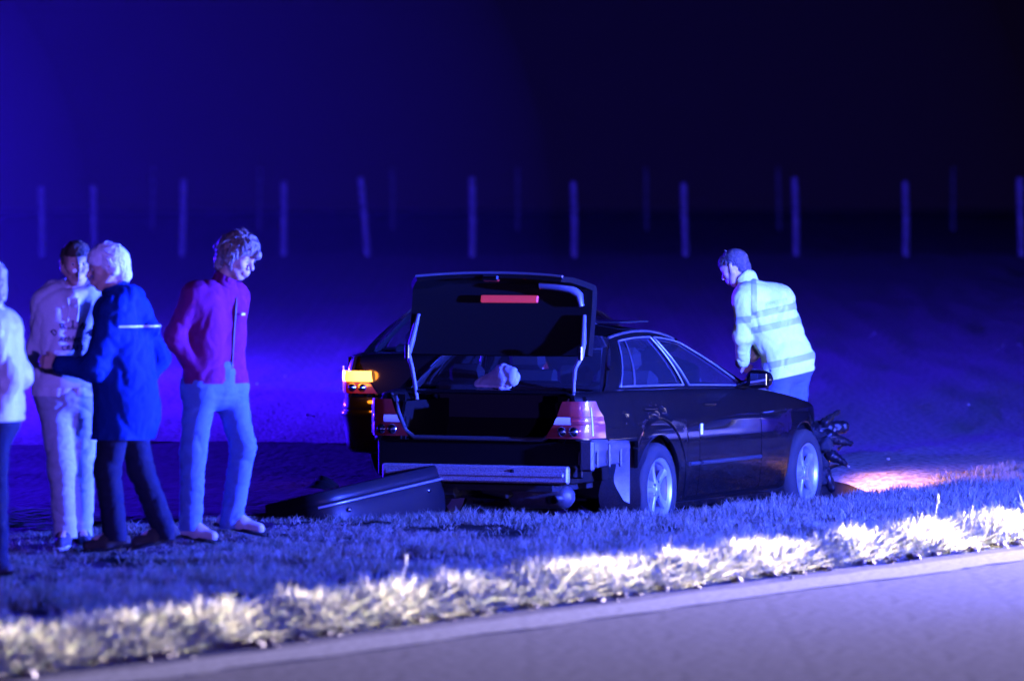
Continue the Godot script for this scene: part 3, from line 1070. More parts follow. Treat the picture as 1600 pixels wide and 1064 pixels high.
	for i in j.get("locks", 260):
		var a := rng.randf() * TAU
		var e := rng.randf_range(-0.25, 1.0)
		var dir := (r * cos(a) + f * sin(a)) * sqrt(maxf(1.0 - e * e, 0.0)) + u * e
		if dir.dot(f) > 0.35 and e < j.get("fringe", 0.72): continue
		var p0 := c + u * 0.035 - f * 0.012 + (r * dir.dot(r) * 0.082 + u * dir.dot(u) * 0.092 + f * dir.dot(f) * 0.095)
		var flow: Vector3 = (f * j.get("comb", -0.5) - u * (0.9 - e) * j.get("drop", 1.0) + r * dir.dot(r) * 0.4 + Vector3(rng.randfn(), rng.randfn(), rng.randfn()) * 0.3)
		flow = (flow - dir * flow.dot(dir) * 0.9).normalized()
		var l := ll * rng.randf_range(0.6, 1.2)
		var lift: float = j.get("lift", 0.25)
		hg.tube([p0 - flow * l * 0.2, p0 + flow * l * 0.35 + dir * l * lift, p0 + flow * l * 0.75 + dir * l * lift, p0 + flow * l + dir * l * lift * 0.4], [0.007, 0.0075, 0.005, 0.0012], 5, false)
	part(bp, "hair", hg, j.hair_mat)
	return out

func merged(a: Geo, b: Geo) -> ArrayMesh:
	var m := a.mesh()
	var arr := b.mesh().surface_get_arrays(0)
	m.add_surface_from_arrays(Mesh.PRIMITIVE_TRIANGLES, arr)
	return m

func cloth_band(parent: Node, called: String, g: Geo, n: Vector3, lo: float, hi: float, m: Material, also := []) -> void:
	var b := g.puffed(0.005).keep(n, lo).keep(-n, -hi)
	for k in also: b = b.keep(k[0], k[1])
	if b.idx.size() > 0: part(parent, called, b, m)

func print_word(parent: Node, g: Geo, word: String, at: Vector2, size: float, m: Material, slant := 0.0, turn := 0.0) -> void:
	var t := TextMesh.new()
	var fo := SystemFont.new()
	fo.font_names = PackedStringArray(["Droid Sans"])
	fo.font_weight = 700
	t.font = fo
	t.font_size = 32
	t.pixel_size = size / 32.0
	t.depth = 0.003
	t.text = word
	var a := t.surface_get_arrays(0)
	var p: PackedVector3Array = a[Mesh.ARRAY_VERTEX]
	var geo := Geo.new()
	var b := Basis(Vector3.BACK, turn)
	for q in p:
		var k := b * Vector3(q.x + q.y * slant, q.y, 0)
		var x := at.x + k.x; var y := at.y + k.y
		geo.v.push_back(Vector3(x, y, g.front_z(x, y) + 0.004 + q.z))
	geo.idx = a[Mesh.ARRAY_INDEX] if a[Mesh.ARRAY_INDEX] != null else PackedInt32Array(range(p.size()))
	part(parent, "lettering", geo, m)


# ---------------------------------------------------------------- the lie of the land
# the road edge runs from (-2.24, 24.9) in the direction (0.4738, 0.8806), depth counted away from the camera
func along(x: float, d: float) -> Vector2:
	return Vector2((x + 2.24) * -0.8806 + (d - 24.9) * 0.4738, (x + 2.24) * 0.4738 + (d - 24.9) * 0.8806)

func spot(u: float, v: float) -> Vector2:
	return Vector2(-2.24 + 0.4738 * v - 0.8806 * u, 24.9 + 0.8806 * v + 0.4738 * u)

func crest(v: float) -> float:
	return lerpf(5.3, 2.75, smoothstep(10.0, 12.6, v))

var bumps := FastNoiseLite.new()

func ground(x: float, d: float) -> float:
	var q := along(x, d)
	if q.x <= 0.0: return 0.15 if q.x > -7.3 else 0.15 + 0.08 * smoothstep(-7.3, -9.0, q.x)
	var c := crest(q.y)
	var g := 0.145 + 0.05 * smoothstep(0.0, 0.5, q.x)
	g = lerpf(g, 0.0, smoothstep(c, c + 0.75, q.x))
	g += maxf(0.13 * (smoothstep(5.4, 6.4, q.x) * smoothstep(11.0, 12.0, q.y) + smoothstep(5.8, 9.0, q.x) * (1.0 - smoothstep(11.0, 12.0, q.y))), (0.23 - 0.10 * smoothstep(5.3, 6.3, q.x)) * smoothstep(16.9, 17.8, q.y) * smoothstep(c, c + 0.75, q.x))
	var far := smoothstep(4.0, 9.0, q.x)
	g += far * (0.0290 * clampf(d - 43.0, 0.0, 47.0) + 0.010 * clampf(d - 90.0, 0.0, 60.0))
	g += 0.03 * bumps.get_noise_2d(x * 6.0, d * 6.0) * smoothstep(0.0, 0.6, q.x)
	return g

func shade_edge(x: float) -> float:  # near limit of the gravel, laid along a shadow edge
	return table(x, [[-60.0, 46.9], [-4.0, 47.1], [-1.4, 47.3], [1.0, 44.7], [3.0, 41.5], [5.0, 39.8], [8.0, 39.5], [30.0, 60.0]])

func sheet(us: Array, vs: Array, lift: float) -> Geo:
	var rows := []
	for v in vs:
		var row := PackedVector3Array()
		for u in us:
			var p := spot(u, v)
			# the soil lies lower where the gravel is spread over it
			var under := 0.10 * smoothstep(0.2, 1.2, p.y - shade_edge(p.x)) if lift == 0.0 and absf(p.x) < 29.0 and p.y < shade_edge(p.x) + 96.0 else 0.0
			row.push_back(Vector3(p.x, ground(p.x, p.y) + lift - under, -p.y))
		rows.append(row)
	var g := Geo.new()
	g.grid(rows, true)
	return g

func steps(a: Array) -> Array:
	# [from, to, step, to, step ...]
	var o := [a[0]]
	var x: float = a[0]
	for i in range(1, a.size(), 2):
		while x < a[i] - 1e-4:
			x = minf(x + a[i + 1], a[i])
			o.append(x)
	return o

func tuft(rng: RandomNumberGenerator, n: int, h: float, spread: float, w: float, tint: Array) -> ArrayMesh:
	var g := Geo.new()
	for i in n:
		var a := rng.randf() * TAU
		var p := Vector3(cos(a), 0, sin(a)) * spread * sqrt(rng.randf())
		var lean := Vector3(rng.randfn(), 0, rng.randfn()) * 0.32
		var len := h * rng.randf_range(0.5, 1.15)
		var face := Vector3(cos(a * 3.1), 0, sin(a * 3.1))
		var c: Color = tint[rng.randi() % tint.size()]
		var k := rng.randf_range(0.75, 1.25)
		c = Color(c.r * k, c.g * k, c.b * k)
		var rows := []
		for s in 4:
			var t := s / 3.0
			var q := p + (Vector3.UP * t + lean * t * t) * len * (1.0 - 0.12 * t * lean.length())
			var ww: float = w * [1.0, 0.95, 0.65, 0.08][s]
			rows.append(PackedVector3Array([q - face * ww, q + face * ww]))
			g.col.push_back(c); g.col.push_back(c)
		g.grid(rows)
	return g.mesh()

func strew(parent: Node3D, called: String, meshes: Array, m: Material, places: Array) -> void:
	for k in meshes.size():
		var mm := MultiMesh.new()
		mm.transform_format = MultiMesh.TRANSFORM_3D
		mm.mesh = meshes[k]
		var mine := []
		for i in range(k, places.size(), meshes.size()): mine.append(places[i])
		mm.instance_count = mine.size()
		for i in mine.size(): mm.set_instance_transform(i, mine[i])
		var o := MultiMeshInstance3D.new()
		o.name = called
		o.multimesh = mm
		o.material_override = m
		o.set_meta("kind", "stuff")
		parent.add_child(o, true)


func beacon(car: Node3D, M: Dictionary) -> void:
	# roof light bar: one dark dome, one flashing
	var base := Geo.new()
	base.box(Vector3(0, 1.465, -0.45), Vector3(1.10, 0.045, 0.22), 0.012)
	var bar := part(car, "light_bar", base, M.black)
	for k in 2:
		var x := -0.36 + 0.72 * k
		var dome := nets([[Vector3(x - 0.12, 1.54, -0.45), Vector3(x + 0.12, 1.54, -0.45), 0.065, 0.065]], 0.02, 0.01)
		part(bar, "beacon_lamp", dome, M.beacon_on if k == 1 else M.blue_lens)

func headlight(at: Vector3, towards: Vector3, angle: float, energy: float, color: Color, size := 0.06, blend := 0.08) -> void:
	var l := SpotLight3D.new()
	l.name = numbered("headlight_beam")
	l.light_color = color
	l.light_energy = energy
	l.light_size = size
	l.spot_range = 300.0
	l.spot_attenuation = 2.0
	l.spot_angle = angle
	l.spot_angle_attenuation = blend
	l.shadow_enabled = true
	add_child(l)
	l.position = at
	l.look_at_from_position(at, towards, Vector3.UP)

func _ready() -> void:
	# ---------------------------------------------------------------- camera, sky, exposure
	var cam := Camera3D.new()
	cam.name = "camera"
	cam.position = Vector3(0, 2.2, 0)
	cam.rotation_degrees.x = -1.3147
	cam.near = 0.5
	cam.far = 2000.0
	var lens_ := CameraAttributesPhysical.new()
	lens_.frustum_focal_length = 200.5
	lens_.frustum_focus_distance = 39.5
	lens_.frustum_near = 0.5
	lens_.frustum_far = 2000.0
	lens_.exposure_aperture = 2.2
	cam.attributes = lens_
	cam.fov = 6.851
	add_child(cam)
	cam.current = true
	var we := WorldEnvironment.new()
	we.name = "night"
	var env := Environment.new()
	env.background_mode = Environment.BG_SKY
	var sky := Sky.new()
	var sm := ProceduralSkyMaterial.new()
	sm.sky_top_color = lin(0.001, 0.0005, 0.005)
	sm.sky_horizon_color = lin(0.0018, 0.0007, 0.008)
	sm.sky_curve = 0.1
	sm.ground_bottom_color = lin(0.001, 0.001, 0.002)
	sm.ground_horizon_color = lin(0.002, 0.001, 0.01)
	sky.sky_material = sm
	env.sky = sky
	env.tonemap_mode = Environment.TONE_MAPPER_LINEAR
	env.tonemap_exposure = 1.0
	env.sdfgi_enabled = true
	env.ssao_enabled = true
	env.ssil_enabled = true
	env.volumetric_fog_enabled = true
	env.volumetric_fog_density = 0.0
	we.environment = env
	add_child(we)

	bumps.seed = 4
	bumps.frequency = 0.25
	bumps.fractal_octaves = 3

	# ---------------------------------------------------------------- materials
	var M := {}
	var fine := noise_tex(256, 0.05, 0.55, 1.25, 11)
	var coarse := noise_tex(256, 0.016, 0.5, 1.3, 12)
	var weave := noise_tex(128, 0.12, 0.78, 1.12, 13, 2)
	var hard := noise_tex(256, 0.09, 0.0, 1.0, 14, 5)
	M.paint = mat(lin(0.004, 0.003, 0.003), 0.5)
	M.paint.metallic_specular = 0.15
	M.paint.clearcoat_enabled = true
	M.paint.clearcoat = 1.0
	M.paint.clearcoat_roughness = 0.035
	M.paint_dark = mat(lin(0.004, 0.003, 0.003), 0.5)
	M.paint_dark.metallic_specular = 0.15
	M.paint_dark.clearcoat_enabled = true
	M.paint_dark.clearcoat_roughness = 0.08
	M.paint_silver = mat(lin(0.4, 0.42, 0.45), 0.3, 0.5)
	M.glass = mat(lin(0.028, 0.026, 0.03, 0.30), 0.04)
	M.glass.transparency = BaseMaterial3D.TRANSPARENCY_ALPHA
	M.trim = mat(lin(0.02, 0.02, 0.022), 0.5)
	M.plastic = mat(lin(0.005, 0.004, 0.005), 0.4)
	M.plastic.metallic_specular = 0.25
	M.black = mat(lin(0.012, 0.012, 0.014), 0.7)
	M.satin = mat(lin(0.16, 0.16, 0.18), 0.35, 0.6)
	M.hinge = mat(lin(0.06, 0.06, 0.065), 0.5)
	M.chrome = mat(lin(0.6, 0.6, 0.62), 0.15, 1.0)
	M.mirror = mat(lin(0.75, 0.75, 0.75), 0.03, 1.0)
	M.cloth = grained(mat(lin(0.022, 0.022, 0.025), 0.9), weave, 12.0)
	M.carpet = grained(mat(lin(0.006, 0.005, 0.005), 0.95), weave, 20.0)
	M.galvanised = grained(mat(lin(0.22, 0.21, 0.22), 0.5, 0.3), fine, 5.0)
	M.liner = grained(mat(lin(0.028, 0.026, 0.03), 0.55), fine, 4.0)
	M.red_glass = mat(lin(0.15, 0.006, 0.005), 0.1)
	M.red_glass.clearcoat_enabled = true
	M.clear_lens = mat(lin(0.55, 0.55, 0.58), 0.12)
	M.clear_lens.clearcoat_enabled = true
	M.head_lens = mat(lin(0.8, 0.8, 0.75), 0.2)
	M.head_lens.emission_enabled = true
	M.head_lens.emission = lin(1.0, 0.95, 0.85)
	M.head_lens.emission_energy_multiplier = 3.0
	M.amber_lens = mat(lin(0.8, 0.3, 0.03), 0.3)
	M.amber_lens.emission_enabled = true
	M.amber_lens.emission = lin(1.0, 0.36, 0.03)
	M.amber_lens.emission_energy_multiplier = 7.0
	M.red_glow = mat(lin(0.4, 0.02, 0.02), 0.3)
	M.red_glow.emission_enabled = true
	M.red_glow.emission = lin(0.55, 0.05, 0.06)
	M.red_glow.emission_energy_multiplier = 0.5
	M.reflector = mat(lin(0.45, 0.02, 0.03), 0.3)
	M.off_white = mat(lin(0.7, 0.68, 0.66), 0.5)
	M.rubber = mat(lin(0.02, 0.02, 0.02), 0.75)
	M.alloy = mat(lin(0.24, 0.25, 0.27), 0.4, 0.5)
	M.wheel = wheel_meshes()
	M.blue_lens = mat(lin(0.02, 0.03, 0.3), 0.1)
	M.beacon_on = mat(lin(0.05, 0.08, 0.6), 0.2)
	M.beacon_on.emission_enabled = true
	M.beacon_on.emission = lin(0.06, 0.10, 1.0)
	M.beacon_on.emission_energy_multiplier = 8.0
	M.skin = mat(lin(0.50, 0.31, 0.23), 0.55)
	M.skin.subsurf_scatter_enabled = true
	M.skin.subsurf_scatter_strength = 0.08
	M.eye_white = mat(lin(0.7, 0.68, 0.66), 0.2)

	# ---------------------------------------------------------------- ground, road
	var soil := grained(mat(lin(0.030, 0.024, 0.020), 0.95), coarse, 0.35, hard, 1.5)  # dark tone also stands in for the shade short of the gravel
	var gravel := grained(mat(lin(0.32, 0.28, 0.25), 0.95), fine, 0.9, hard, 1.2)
	var asphalt := grained(mat(lin(0.042, 0.039, 0.046), 1.0), weave, 0.8)
	var white_line := grained(mat(lin(0.072, 0.068, 0.076), 1.0), weave, 1.1)
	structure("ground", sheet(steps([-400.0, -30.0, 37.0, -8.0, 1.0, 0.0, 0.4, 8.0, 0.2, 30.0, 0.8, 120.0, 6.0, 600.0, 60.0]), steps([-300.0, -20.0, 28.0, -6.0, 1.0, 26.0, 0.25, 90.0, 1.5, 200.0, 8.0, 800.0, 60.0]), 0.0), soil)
	asphalt.specular_mode = BaseMaterial3D.SPECULAR_DISABLED
	white_line.specular_mode = BaseMaterial3D.SPECULAR_DISABLED
	structure("road", sheet(steps([-7.2, -0.05, 0.55]), steps([-300.0, -20.0, 28.0, 60.0, 0.8, 300.0, 20.0]), 0.008), asphalt)
	var worn := FastNoiseLite.new()
	worn.seed = 15
	worn.frequency = 0.9
	var lr := []
	for v in steps([-100.0, -10.0, 10.0, 40.0, 0.12, 120.0, 10.0]):
		var row := PackedVector3Array()
		for u in [-0.72 + 0.07 * worn.get_noise_1d(v), -0.52, -0.33 + 0.05 * worn.get_noise_1d(v + 300.0)]:
			var q := spot(u, v)
			row.push_back(Vector3(q.x, ground(q.x, q.y) + 0.013, -q.y))
		lr.append(row)
	var lg := Geo.new()
	lg.grid(lr, true)
	structure("edge_line", lg, white_line)
	# pale gravel; its ragged near edge is a shadow edge put into the material
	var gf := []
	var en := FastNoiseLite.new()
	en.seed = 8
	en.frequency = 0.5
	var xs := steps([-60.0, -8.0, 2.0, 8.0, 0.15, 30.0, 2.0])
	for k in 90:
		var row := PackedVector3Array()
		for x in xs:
			var near := shade_edge(x) + 0.22 * en.get_noise_1d(x * 3.0)
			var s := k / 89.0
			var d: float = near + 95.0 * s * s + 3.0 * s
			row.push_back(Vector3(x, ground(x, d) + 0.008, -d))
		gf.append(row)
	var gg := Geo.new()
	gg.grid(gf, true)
	structure("gravel_beyond_shade", gg, gravel)

	# ---------------------------------------------------------------- fence posts along the far edge of the field
	var wood := grained(mat(lin(0.15, 0.135, 0.12), 0.95), coarse, 2.0)
	var px := [[65, 0.02], [145, 0.0], [285, -0.01], [443, 0.0], [573, 0.10], [739, 0.015], [899, 0.03], [1071, 0.025], [1246, 0.04], [1418, 0.03], [1597, 0.03]]
	var look := ["first", "second", "third", "fourth", "fifth", "sixth", "seventh", "eighth", "ninth", "tenth", "eleventh"]
	for i in px.size():
		var x: float = (px[i][0] - 800.0) / 8889.0 * 89.0
		var h: float = [1.1, 1.12, 1.22, 1.2, 1.24, 1.27, 1.19, 1.17, 1.26, 1.2, 1.25][i]
		var o := MeshInstance3D.new()
		var g := Geo.new()
		var lean: float = px[i][1]
		g.tube([Vector3(0.02 * sin(i * 2.0), -0.15, 0), Vector3(-lean * 0.4, h * 0.5, 0.01 * cos(i * 3.0)), Vector3(-lean, h - 0.03, 0), Vector3(-lean, h, 0)], [0.058, 0.054, 0.052, 0.03], 9)
		o.mesh = g.mesh()
		o.material_override = wood
		o.name = numbered("fence_post")
		add_child(o)
		o.position = Vector3(x, ground(x, 89.0), -89.0)
		tag(o, "%s tall wooden post from the left in the near row behind the field" % look[i], "fence post", "posts of the near row")
	var px2 := [[238, 0.0], [405, 0.0], [614, 0.01], [809, 0.0], [1011, 0.01], [1219, 0.02], [1490, 0.0]]
	for i in px2.size():
		var x: float = (px2[i][0] - 800.0) / 8889.0 * 118.0
		var o := MeshInstance3D.new()
		var g := Geo.new()
		g.tube([Vector3(0, -0.15, 0), Vector3(px2[i][1] * -2.0, 1.26, 0), Vector3(px2[i][1] * -2.0, 1.3, 0)], [0.036, 0.032, 0.02], 8)
		o.mesh = g.mesh()
		o.material_override = wood
		o.name = numbered("fence_post")
		add_child(o)
		o.position = Vector3(x, ground(x, 118.0), -118.0)
		tag(o, "%s faint thin post from the left in the farther row in the dark" % look[i], "fence post", "posts of the far row")

	# ---------------------------------------------------------------- the cars
	var turn := -deg_to_rad(24.5)
	var at := Vector3(0.978, 0.0, -38.3) - Basis(Vector3.UP, turn) * Vector3(0.84, 0, AXLE)
	var wreck := thing("saloon_car", "black crashed saloon with open boot and torn off rear bumper", "car", at, turn)
	build_car(wreck, M, {"paint": M.paint, "wreck": true, "lid_angle": 103.0})
	var fl := Geo.new()
	fl.box(Vector3(0.72, 0.40, -3.47), Vector3(0.13, 0.06, 0.05), 0.012)
	part(wreck, "indicator_lamp", fl, M.amber_lens)
	headlight(wreck.to_global(Vector3(0.74, 0.42, -3.56)), wreck.to_global(Vector3(1.75, 0.10, -5.6)), 46.0, 11.0, lin(1.0, 0.43, 0.01), 0.06, 0.9)

	var turn2 := -deg_to_rad(19.0)
	# a crumpled white bag left on the parcel shelf
	var bag := MeshInstance3D.new()
	var bg := nets([[Vector3(-0.16, 0.02, 0.0), Vector3(0.0, 0.05, 0.0), 0.015, 0.045], [Vector3(0.0, 0.05, 0.0), Vector3(0.06, 0.05, 0.02), 0.05, 0.04]], 0.008, 0.03, 0.006, Vector3(11, 11, 11), 3)
	bag.mesh = bg.mesh()
	bag.material_override = mat(lin(0.6, 0.6, 0.6), 0.6)
	bag.name = "plastic_bag"
	add_child(bag)
	bag.transform = wreck.transform * Transform3D(Basis.IDENTITY, Vector3(-0.06, 1.0, 0.42)).scaled_local(Vector3(1.25, 1.6, 1.2))
	tag(bag, "crumpled white plastic bag on the shelf under the rear window", "bag")

	var sec := Vector3(-1.33, 0.0, -43.0) + Basis(Vector3.UP, turn2) * Vector3(0.83, 0, -0.98)
	sec.y = 0.12
	var second := thing("saloon_car", "dark saloon mostly hidden beyond the wreck, amber tail indicator lit", "car", sec, turn2)
	build_car(second, M, {"paint": M.paint_dark, "hazard": true})
	var la := Geo.new()
	var lz := func(x: float) -> float: return 0.016 + table(x, [[0.0, 0.985], [0.68, 0.984], [0.74, 0.97], [0.775, 0.946], [0.80, 0.905], [0.825, 0.84], [0.846, 0.75]])
	la.add(lamp_patch(lz, [0.53, 0.54], [0.848, 0.844], 0.785, 0.865, -1.0))
	part(second, "indicator_lamp", la, M.amber_lens)
	var glow := OmniLight3D.new()
	glow.name = "indicator_glow"
	glow.light_color = Color(1.0, 0.55, 0.12)
	glow.light_energy = 0.12
	glow.light_size = 0.05
	glow.omni_attenuation = 2.0
	glow.omni_range = 60.0
	glow.shadow_enabled = true
	second.add_child(glow)
	glow.position = Vector3(-0.70, 0.80, 1.25)

	# bumper torn off the wreck, standing on the grass behind it
	var bump := thing("torn_bumper", "black torn off bumper lying in the grass left of the wreck", "bumper", Vector3(-0.76, -0.13, -37.2), deg_to_rad(42.0))
	var bs := bumper_shell(true)
	var tilt := Transform3D(Basis.from_euler(Vector3(-0.20, 0.12, 0.12)), Vector3(0.02, -0.10, -0.85)).scaled_local(Vector3.ONE * 0.80)
	part(bump, "cover", bs.moved(tilt), M.plastic)
	var stripe := []
	for i in 21:
		var s := i / 20.0 * 1.2 - 0.6
		stripe.append(tilt * Vector3(0.80 * sin(s / 0.62 * 1.25) / sin(1.25), 0.54, 1.05 - 0.16 * pow(absf(s) / 0.62, 4.0) + 0.026))
	var sg := Geo.new()
	sg.tube(stripe, [0.009], 6)
	part(bump, "bright_strip", sg, M.satin)
	var flap := Geo.new()
	var fr := []
	for i in 8:
		var s := i / 7.0
		var row := PackedVector3Array()
		for k in 5: row.push_back(tilt * Vector3(-0.66 + 0.30 * s, 0.665 + 0.13 * sin(k * 0.5) * (0.4 + 0.6 * s) + 0.012 * sin(s * 17.0), 0.94 - 0.06 * k - 0.10 * s * s))
		fr.append(row)
	flap.grid(fr)
	part(bump, "torn_panel", flap, M.plastic)
	for x in [-0.55, 0.45]:
		var c := Geo.new()
		c.lathe([Vector2(0, 0.016), Vector2(0.006, 0.014), Vector2(0.008, 0.0)], 12, Vector3(0, 0.1, 1).normalized(), tilt * Vector3(x, 0.47, 1.05))
		part(bump, "reflector", c, M.chrome)

	# ---------------------------------------------------------------- unseen patrol cars, added as carriers for the inferred lamps
	var blue := lin(0.028, 0.058, 1.0)
	var deep := lin(0.16, 0.09, 1.0)
	var model := []
	var patrol := func(u: float, v: float, heading: float, words: String, lit: Array, _lamps: bool) -> Node3D:
		var q := spot(u, v)
		var c: Node3D
		if model.is_empty():
			c = thing("unseen_patrol_car", words, "patrol car", Vector3.ZERO)
			build_car(c, M, {"paint": M.paint_silver, "headlights": true})
			beacon(c, M)
			model.append(c)
		else:
			c = model[0].duplicate()
			c.name = numbered("unseen_patrol_car")
			add_child(c)
			tag(c, words, "patrol car")
		c.position = Vector3(q.x, ground(q.x, q.y) + 0.01, -q.y)
		c.rotation.y = heading
		if lit.size() > 0:
			var l := OmniLight3D.new()
			l.name = numbered("beacon_glow")
			l.light_color = lit[1]
			l.light_energy = lit[0]
			l.light_size = 0.06
			l.omni_range = 300.0
			l.omni_attenuation = 2.0
			l.shadow_enabled = true
			add_child(l)
			l.position = c.to_global(Vector3(0.36, 1.54, -0.45))
		return c
	var pure := lin(0.03, 0.004, 1.0)
	var road_turn := -atan2(0.4738, 0.8806)
	patrol.call(-4.0, 12.2, road_turn + PI, "unseen silver patrol car with flashing blue beacon on the road right of the wreck", [2600.0, blue], false)
	patrol.call(-13.0, -12.0, road_turn, "unseen patrol car added as a violet fill light on the near verge", [800.0, deep], false)
	patrol.call(20.5, 22.0, road_turn, "unseen patrol car added to light the far gravel and the mist", [2400.0, pure], false)
	var oncoming: Node3D = patrol.call(-0.42, 29.0, road_turn + PI, "unseen silver patrol car with headlights on, two wheels on the verge", [], true)
	# its low beam, cut off along the verge
	var hl := oncoming.to_global(Vector3(0.56, 0.66, -3.56))
	var hq := spot(0.42, 2.0)
	var aim := (Vector3(hq.x, 0.2, -hq.y) - hl).normalized()
	var half := deg_to_rad(24.0)
	headlight(hl, hl + aim.rotated(Vector3.UP, half) * 20.0, 24.0, 95000.0, Color(0.95, 0.91, 1.0), 0.05, 0.03)

	# thin mist added at the left to catch the beacon light as a veil
	for k in 3:
		var mist := FogVolume.new()
		mist.name = numbered("veil_mist")
		mist.shape = RenderingServer.FOG_VOLUME_SHAPE_ELLIPSOID
		mist.size = Vector3(16.0 + 11.0 * k, 12.0 + 5.0 * k, 34.0 + 10.0 * k)
		var mm := FogMaterial.new()
		mm.density = [0.0013, 0.0006, 0.00015][k]
		mm.albedo = Color(0.9, 0.9, 0.95)
		mist.material = mm
		mist.set_meta("kind", "stuff")
		add_child(mist)
		mist.position = Vector3(-13, 2, -66)

	# ---------------------------------------------------------------- people
	var denim := grained(mat(lin(0.075, 0.125, 0.25), 0.9), weave, 10.0)
	var dark_denim := grained(mat(lin(0.014, 0.016, 0.030), 0.9), weave, 10.0)
	var pale_denim := grained(mat(lin(0.34, 0.36, 0.40), 0.9), weave, 10.0)
	var stand := func(x: float, d: float, called_label: String) -> Node3D:
		return thing("person", called_label, "person", Vector3(x, ground(x, d), -d))
	# man in the red jacket, looking down to the right
	var p: Node3D = stand.call(-1.79, 34.25, "person with tousled hair in a red jacket and jeans, looking down")
	var res := person(p, M, {"seed": 21,
		"head": Vector3(0.135, 1.715, 0.02), "face": Vector3(0.84, -0.42, 0.40), "neck": Vector3(0.035, 1.545, 0.0),
		"sh": [Vector3(0.11, 1.475, -0.15), Vector3(-0.125, 1.48, 0.12)], "elbow": [Vector3(0.06, 1.2, -0.26), Vector3(-0.235, 1.235, 0.16)], "wrist": [Vector3(0.13, 1.0, -0.14), Vector3(-0.10, 0.995, 0.13)], "hand": [Vector3(-0.2, -0.9, 0.1).normalized(), Vector3(0.25, -0.9, -0.1).normalized()],
		"hip": [Vector3(0.075, 0.93, -0.08), Vector3(-0.085, 0.93, 0.08)], "knee": [Vector3(0.165, 0.575, -0.03), Vector3(-0.13, 0.54, 0.10)], "ankle": [Vector3(0.085, 0.14, -0.12), Vector3(-0.145, 0.12, 0.10)], "toe": [Vector3(0.26, 0.075, -0.06), Vector3(-0.01, 0.04, 0.16)],
		"hem": 0.955, "bulk": 0.95, "top": grained(mat(lin(0.14, 0.012, 0.07), 0.85), weave, 9.0), "trousers": denim, "shoe": mat(lin(0.32, 0.28, 0.24), 0.8), "fold": 0.0075,
		"hair_mat": mat(lin(0.16, 0.12, 0.09), 0.5), "hair_fold": 0.005, "lock": 0.09, "locks": 340, "lift": 0.22, "comb": 0.25, "drop": 1.1,
		"hair": [[0, 0.06, -0.03, 0, 0.055, 0.03, 0.088, 0.078], [0, 0.055, 0.06, 0.0, 0.065, 0.115, 0.052, 0.03], [0.05, 0.05, 0.02, 0.085, -0.03, -0.01, 0.045, 0.025], [-0.05, 0.05, 0.02, -0.085, -0.03, -0.01, 0.045, 0.025], [0, 0.05, -0.06, 0, -0.05, -0.09, 0.075, 0.05], [0.04, 0.03, -0.08, 0.05, -0.09, -0.07, 0.05, 0.03], [-0.04, 0.03, -0.08, -0.05, -0.09, -0.07, 0.05, 0.03], [0, 0.05, -0.1, 0, 0.0, -0.14, 0.05, 0.03]]})
	var badge := Geo.new()
	badge.box(Vector3(0.17, 1.37, (res.jg as Geo).front_z(0.15, 1.37) + 0.002), Vector3(0.035, 0.014, 0.008), 0.003, Basis(Vector3.UP, 0.9))
	part(res.jacket, "badge", badge, M.off_white)
	var zip := Geo.new()
	var zp := []
	for i in 14:
		var y := lerpf(1.0, 1.47, i / 13.0)
		var x := lerpf(0.10, 0.13, i / 13.0)
		zp.append(Vector3(x, y, (res.jg as Geo).front_z(x, y) + 0.002))
	zip.tube(zp, [0.005], 6)
	part(res.jacket, "zip", zip, M.trim)

	# young man in the printed hoodie
	p = stand.call(-2.645, 33.6, "person with short hair in a pale printed hooded sweatshirt facing the road")
	var navy := mat(lin(0.03, 0.03, 0.06), 0.9)
	res = person(p, M, {"seed": 31,
		"head": Vector3(0.07, 1.685, 0.02), "face": Vector3(0.22, -0.10, 1.0), "neck": Vector3(0.045, 1.53, -0.02),
		"sh": [Vector3(0.205, 1.445, -0.02), Vector3(-0.115, 1.455, 0.0)], "elbow": [Vector3(0.26, 1.17, -0.04), Vector3(-0.165, 1.17, -0.02)], "wrist": [Vector3(0.20, 0.96, 0.06), Vector3(-0.125, 0.95, 0.06)], "hand": [Vector3(-0.25, -0.9, 0.0).normalized(), Vector3(0.3, -0.9, 0.0).normalized()],
		"hip": [Vector3(0.095, 0.92, -0.02), Vector3(-0.065, 0.92, 0.0)], "knee": [Vector3(0.095, 0.49, -0.06), Vector3(-0.02, 0.48, 0.06)], "ankle": [Vector3(0.08, 0.12, -0.14), Vector3(0.0, 0.12, 0.0)], "toe": [Vector3(0.12, 0.04, 0.0), Vector3(-0.02, 0.04, 0.15)],
		"hem": 0.91, "bulk": 1.0, "top": grained(mat(lin(0.62, 0.60, 0.60), 0.95), weave, 9.0), "top_name": "hooded_sweatshirt", "trousers": pale_denim, "shoe": mat(lin(0.05, 0.05, 0.07), 0.8), "sole": mat(lin(0.6, 0.6, 0.6), 0.7), "fold": 0.0075, "collar": 0.02, "collar_r": 0.085,
		"extra": [[Vector3(-0.06, 1.535, 0.03), Vector3(0.05, 1.49, 0.10), 0.03, 0.028], [Vector3(0.15, 1.53, 0.03), Vector3(0.06, 1.49, 0.10), 0.03, 0.028], [Vector3(-0.07, 1.54, -0.04), Vector3(0.16, 1.54, -0.05), 0.05, 0.05]],
		"hair_mat": mat(lin(0.06, 0.045, 0.035), 0.6), "hair_fold": 0.006, "hair_scale": Vector3(60, 40, 60),
		"hair": [[0, 0.052, -0.03, 0, 0.062, 0.028, 0.086, 0.07], [0, 0.085, 0.03, 0.02, 0.10, 0.05, 0.045, 0.03], [0, 0.03, -0.05, 0, -0.03, -0.06, 0.08, 0.06]]})
	var jg: Geo = res.jg
	var letters := "DRINK"
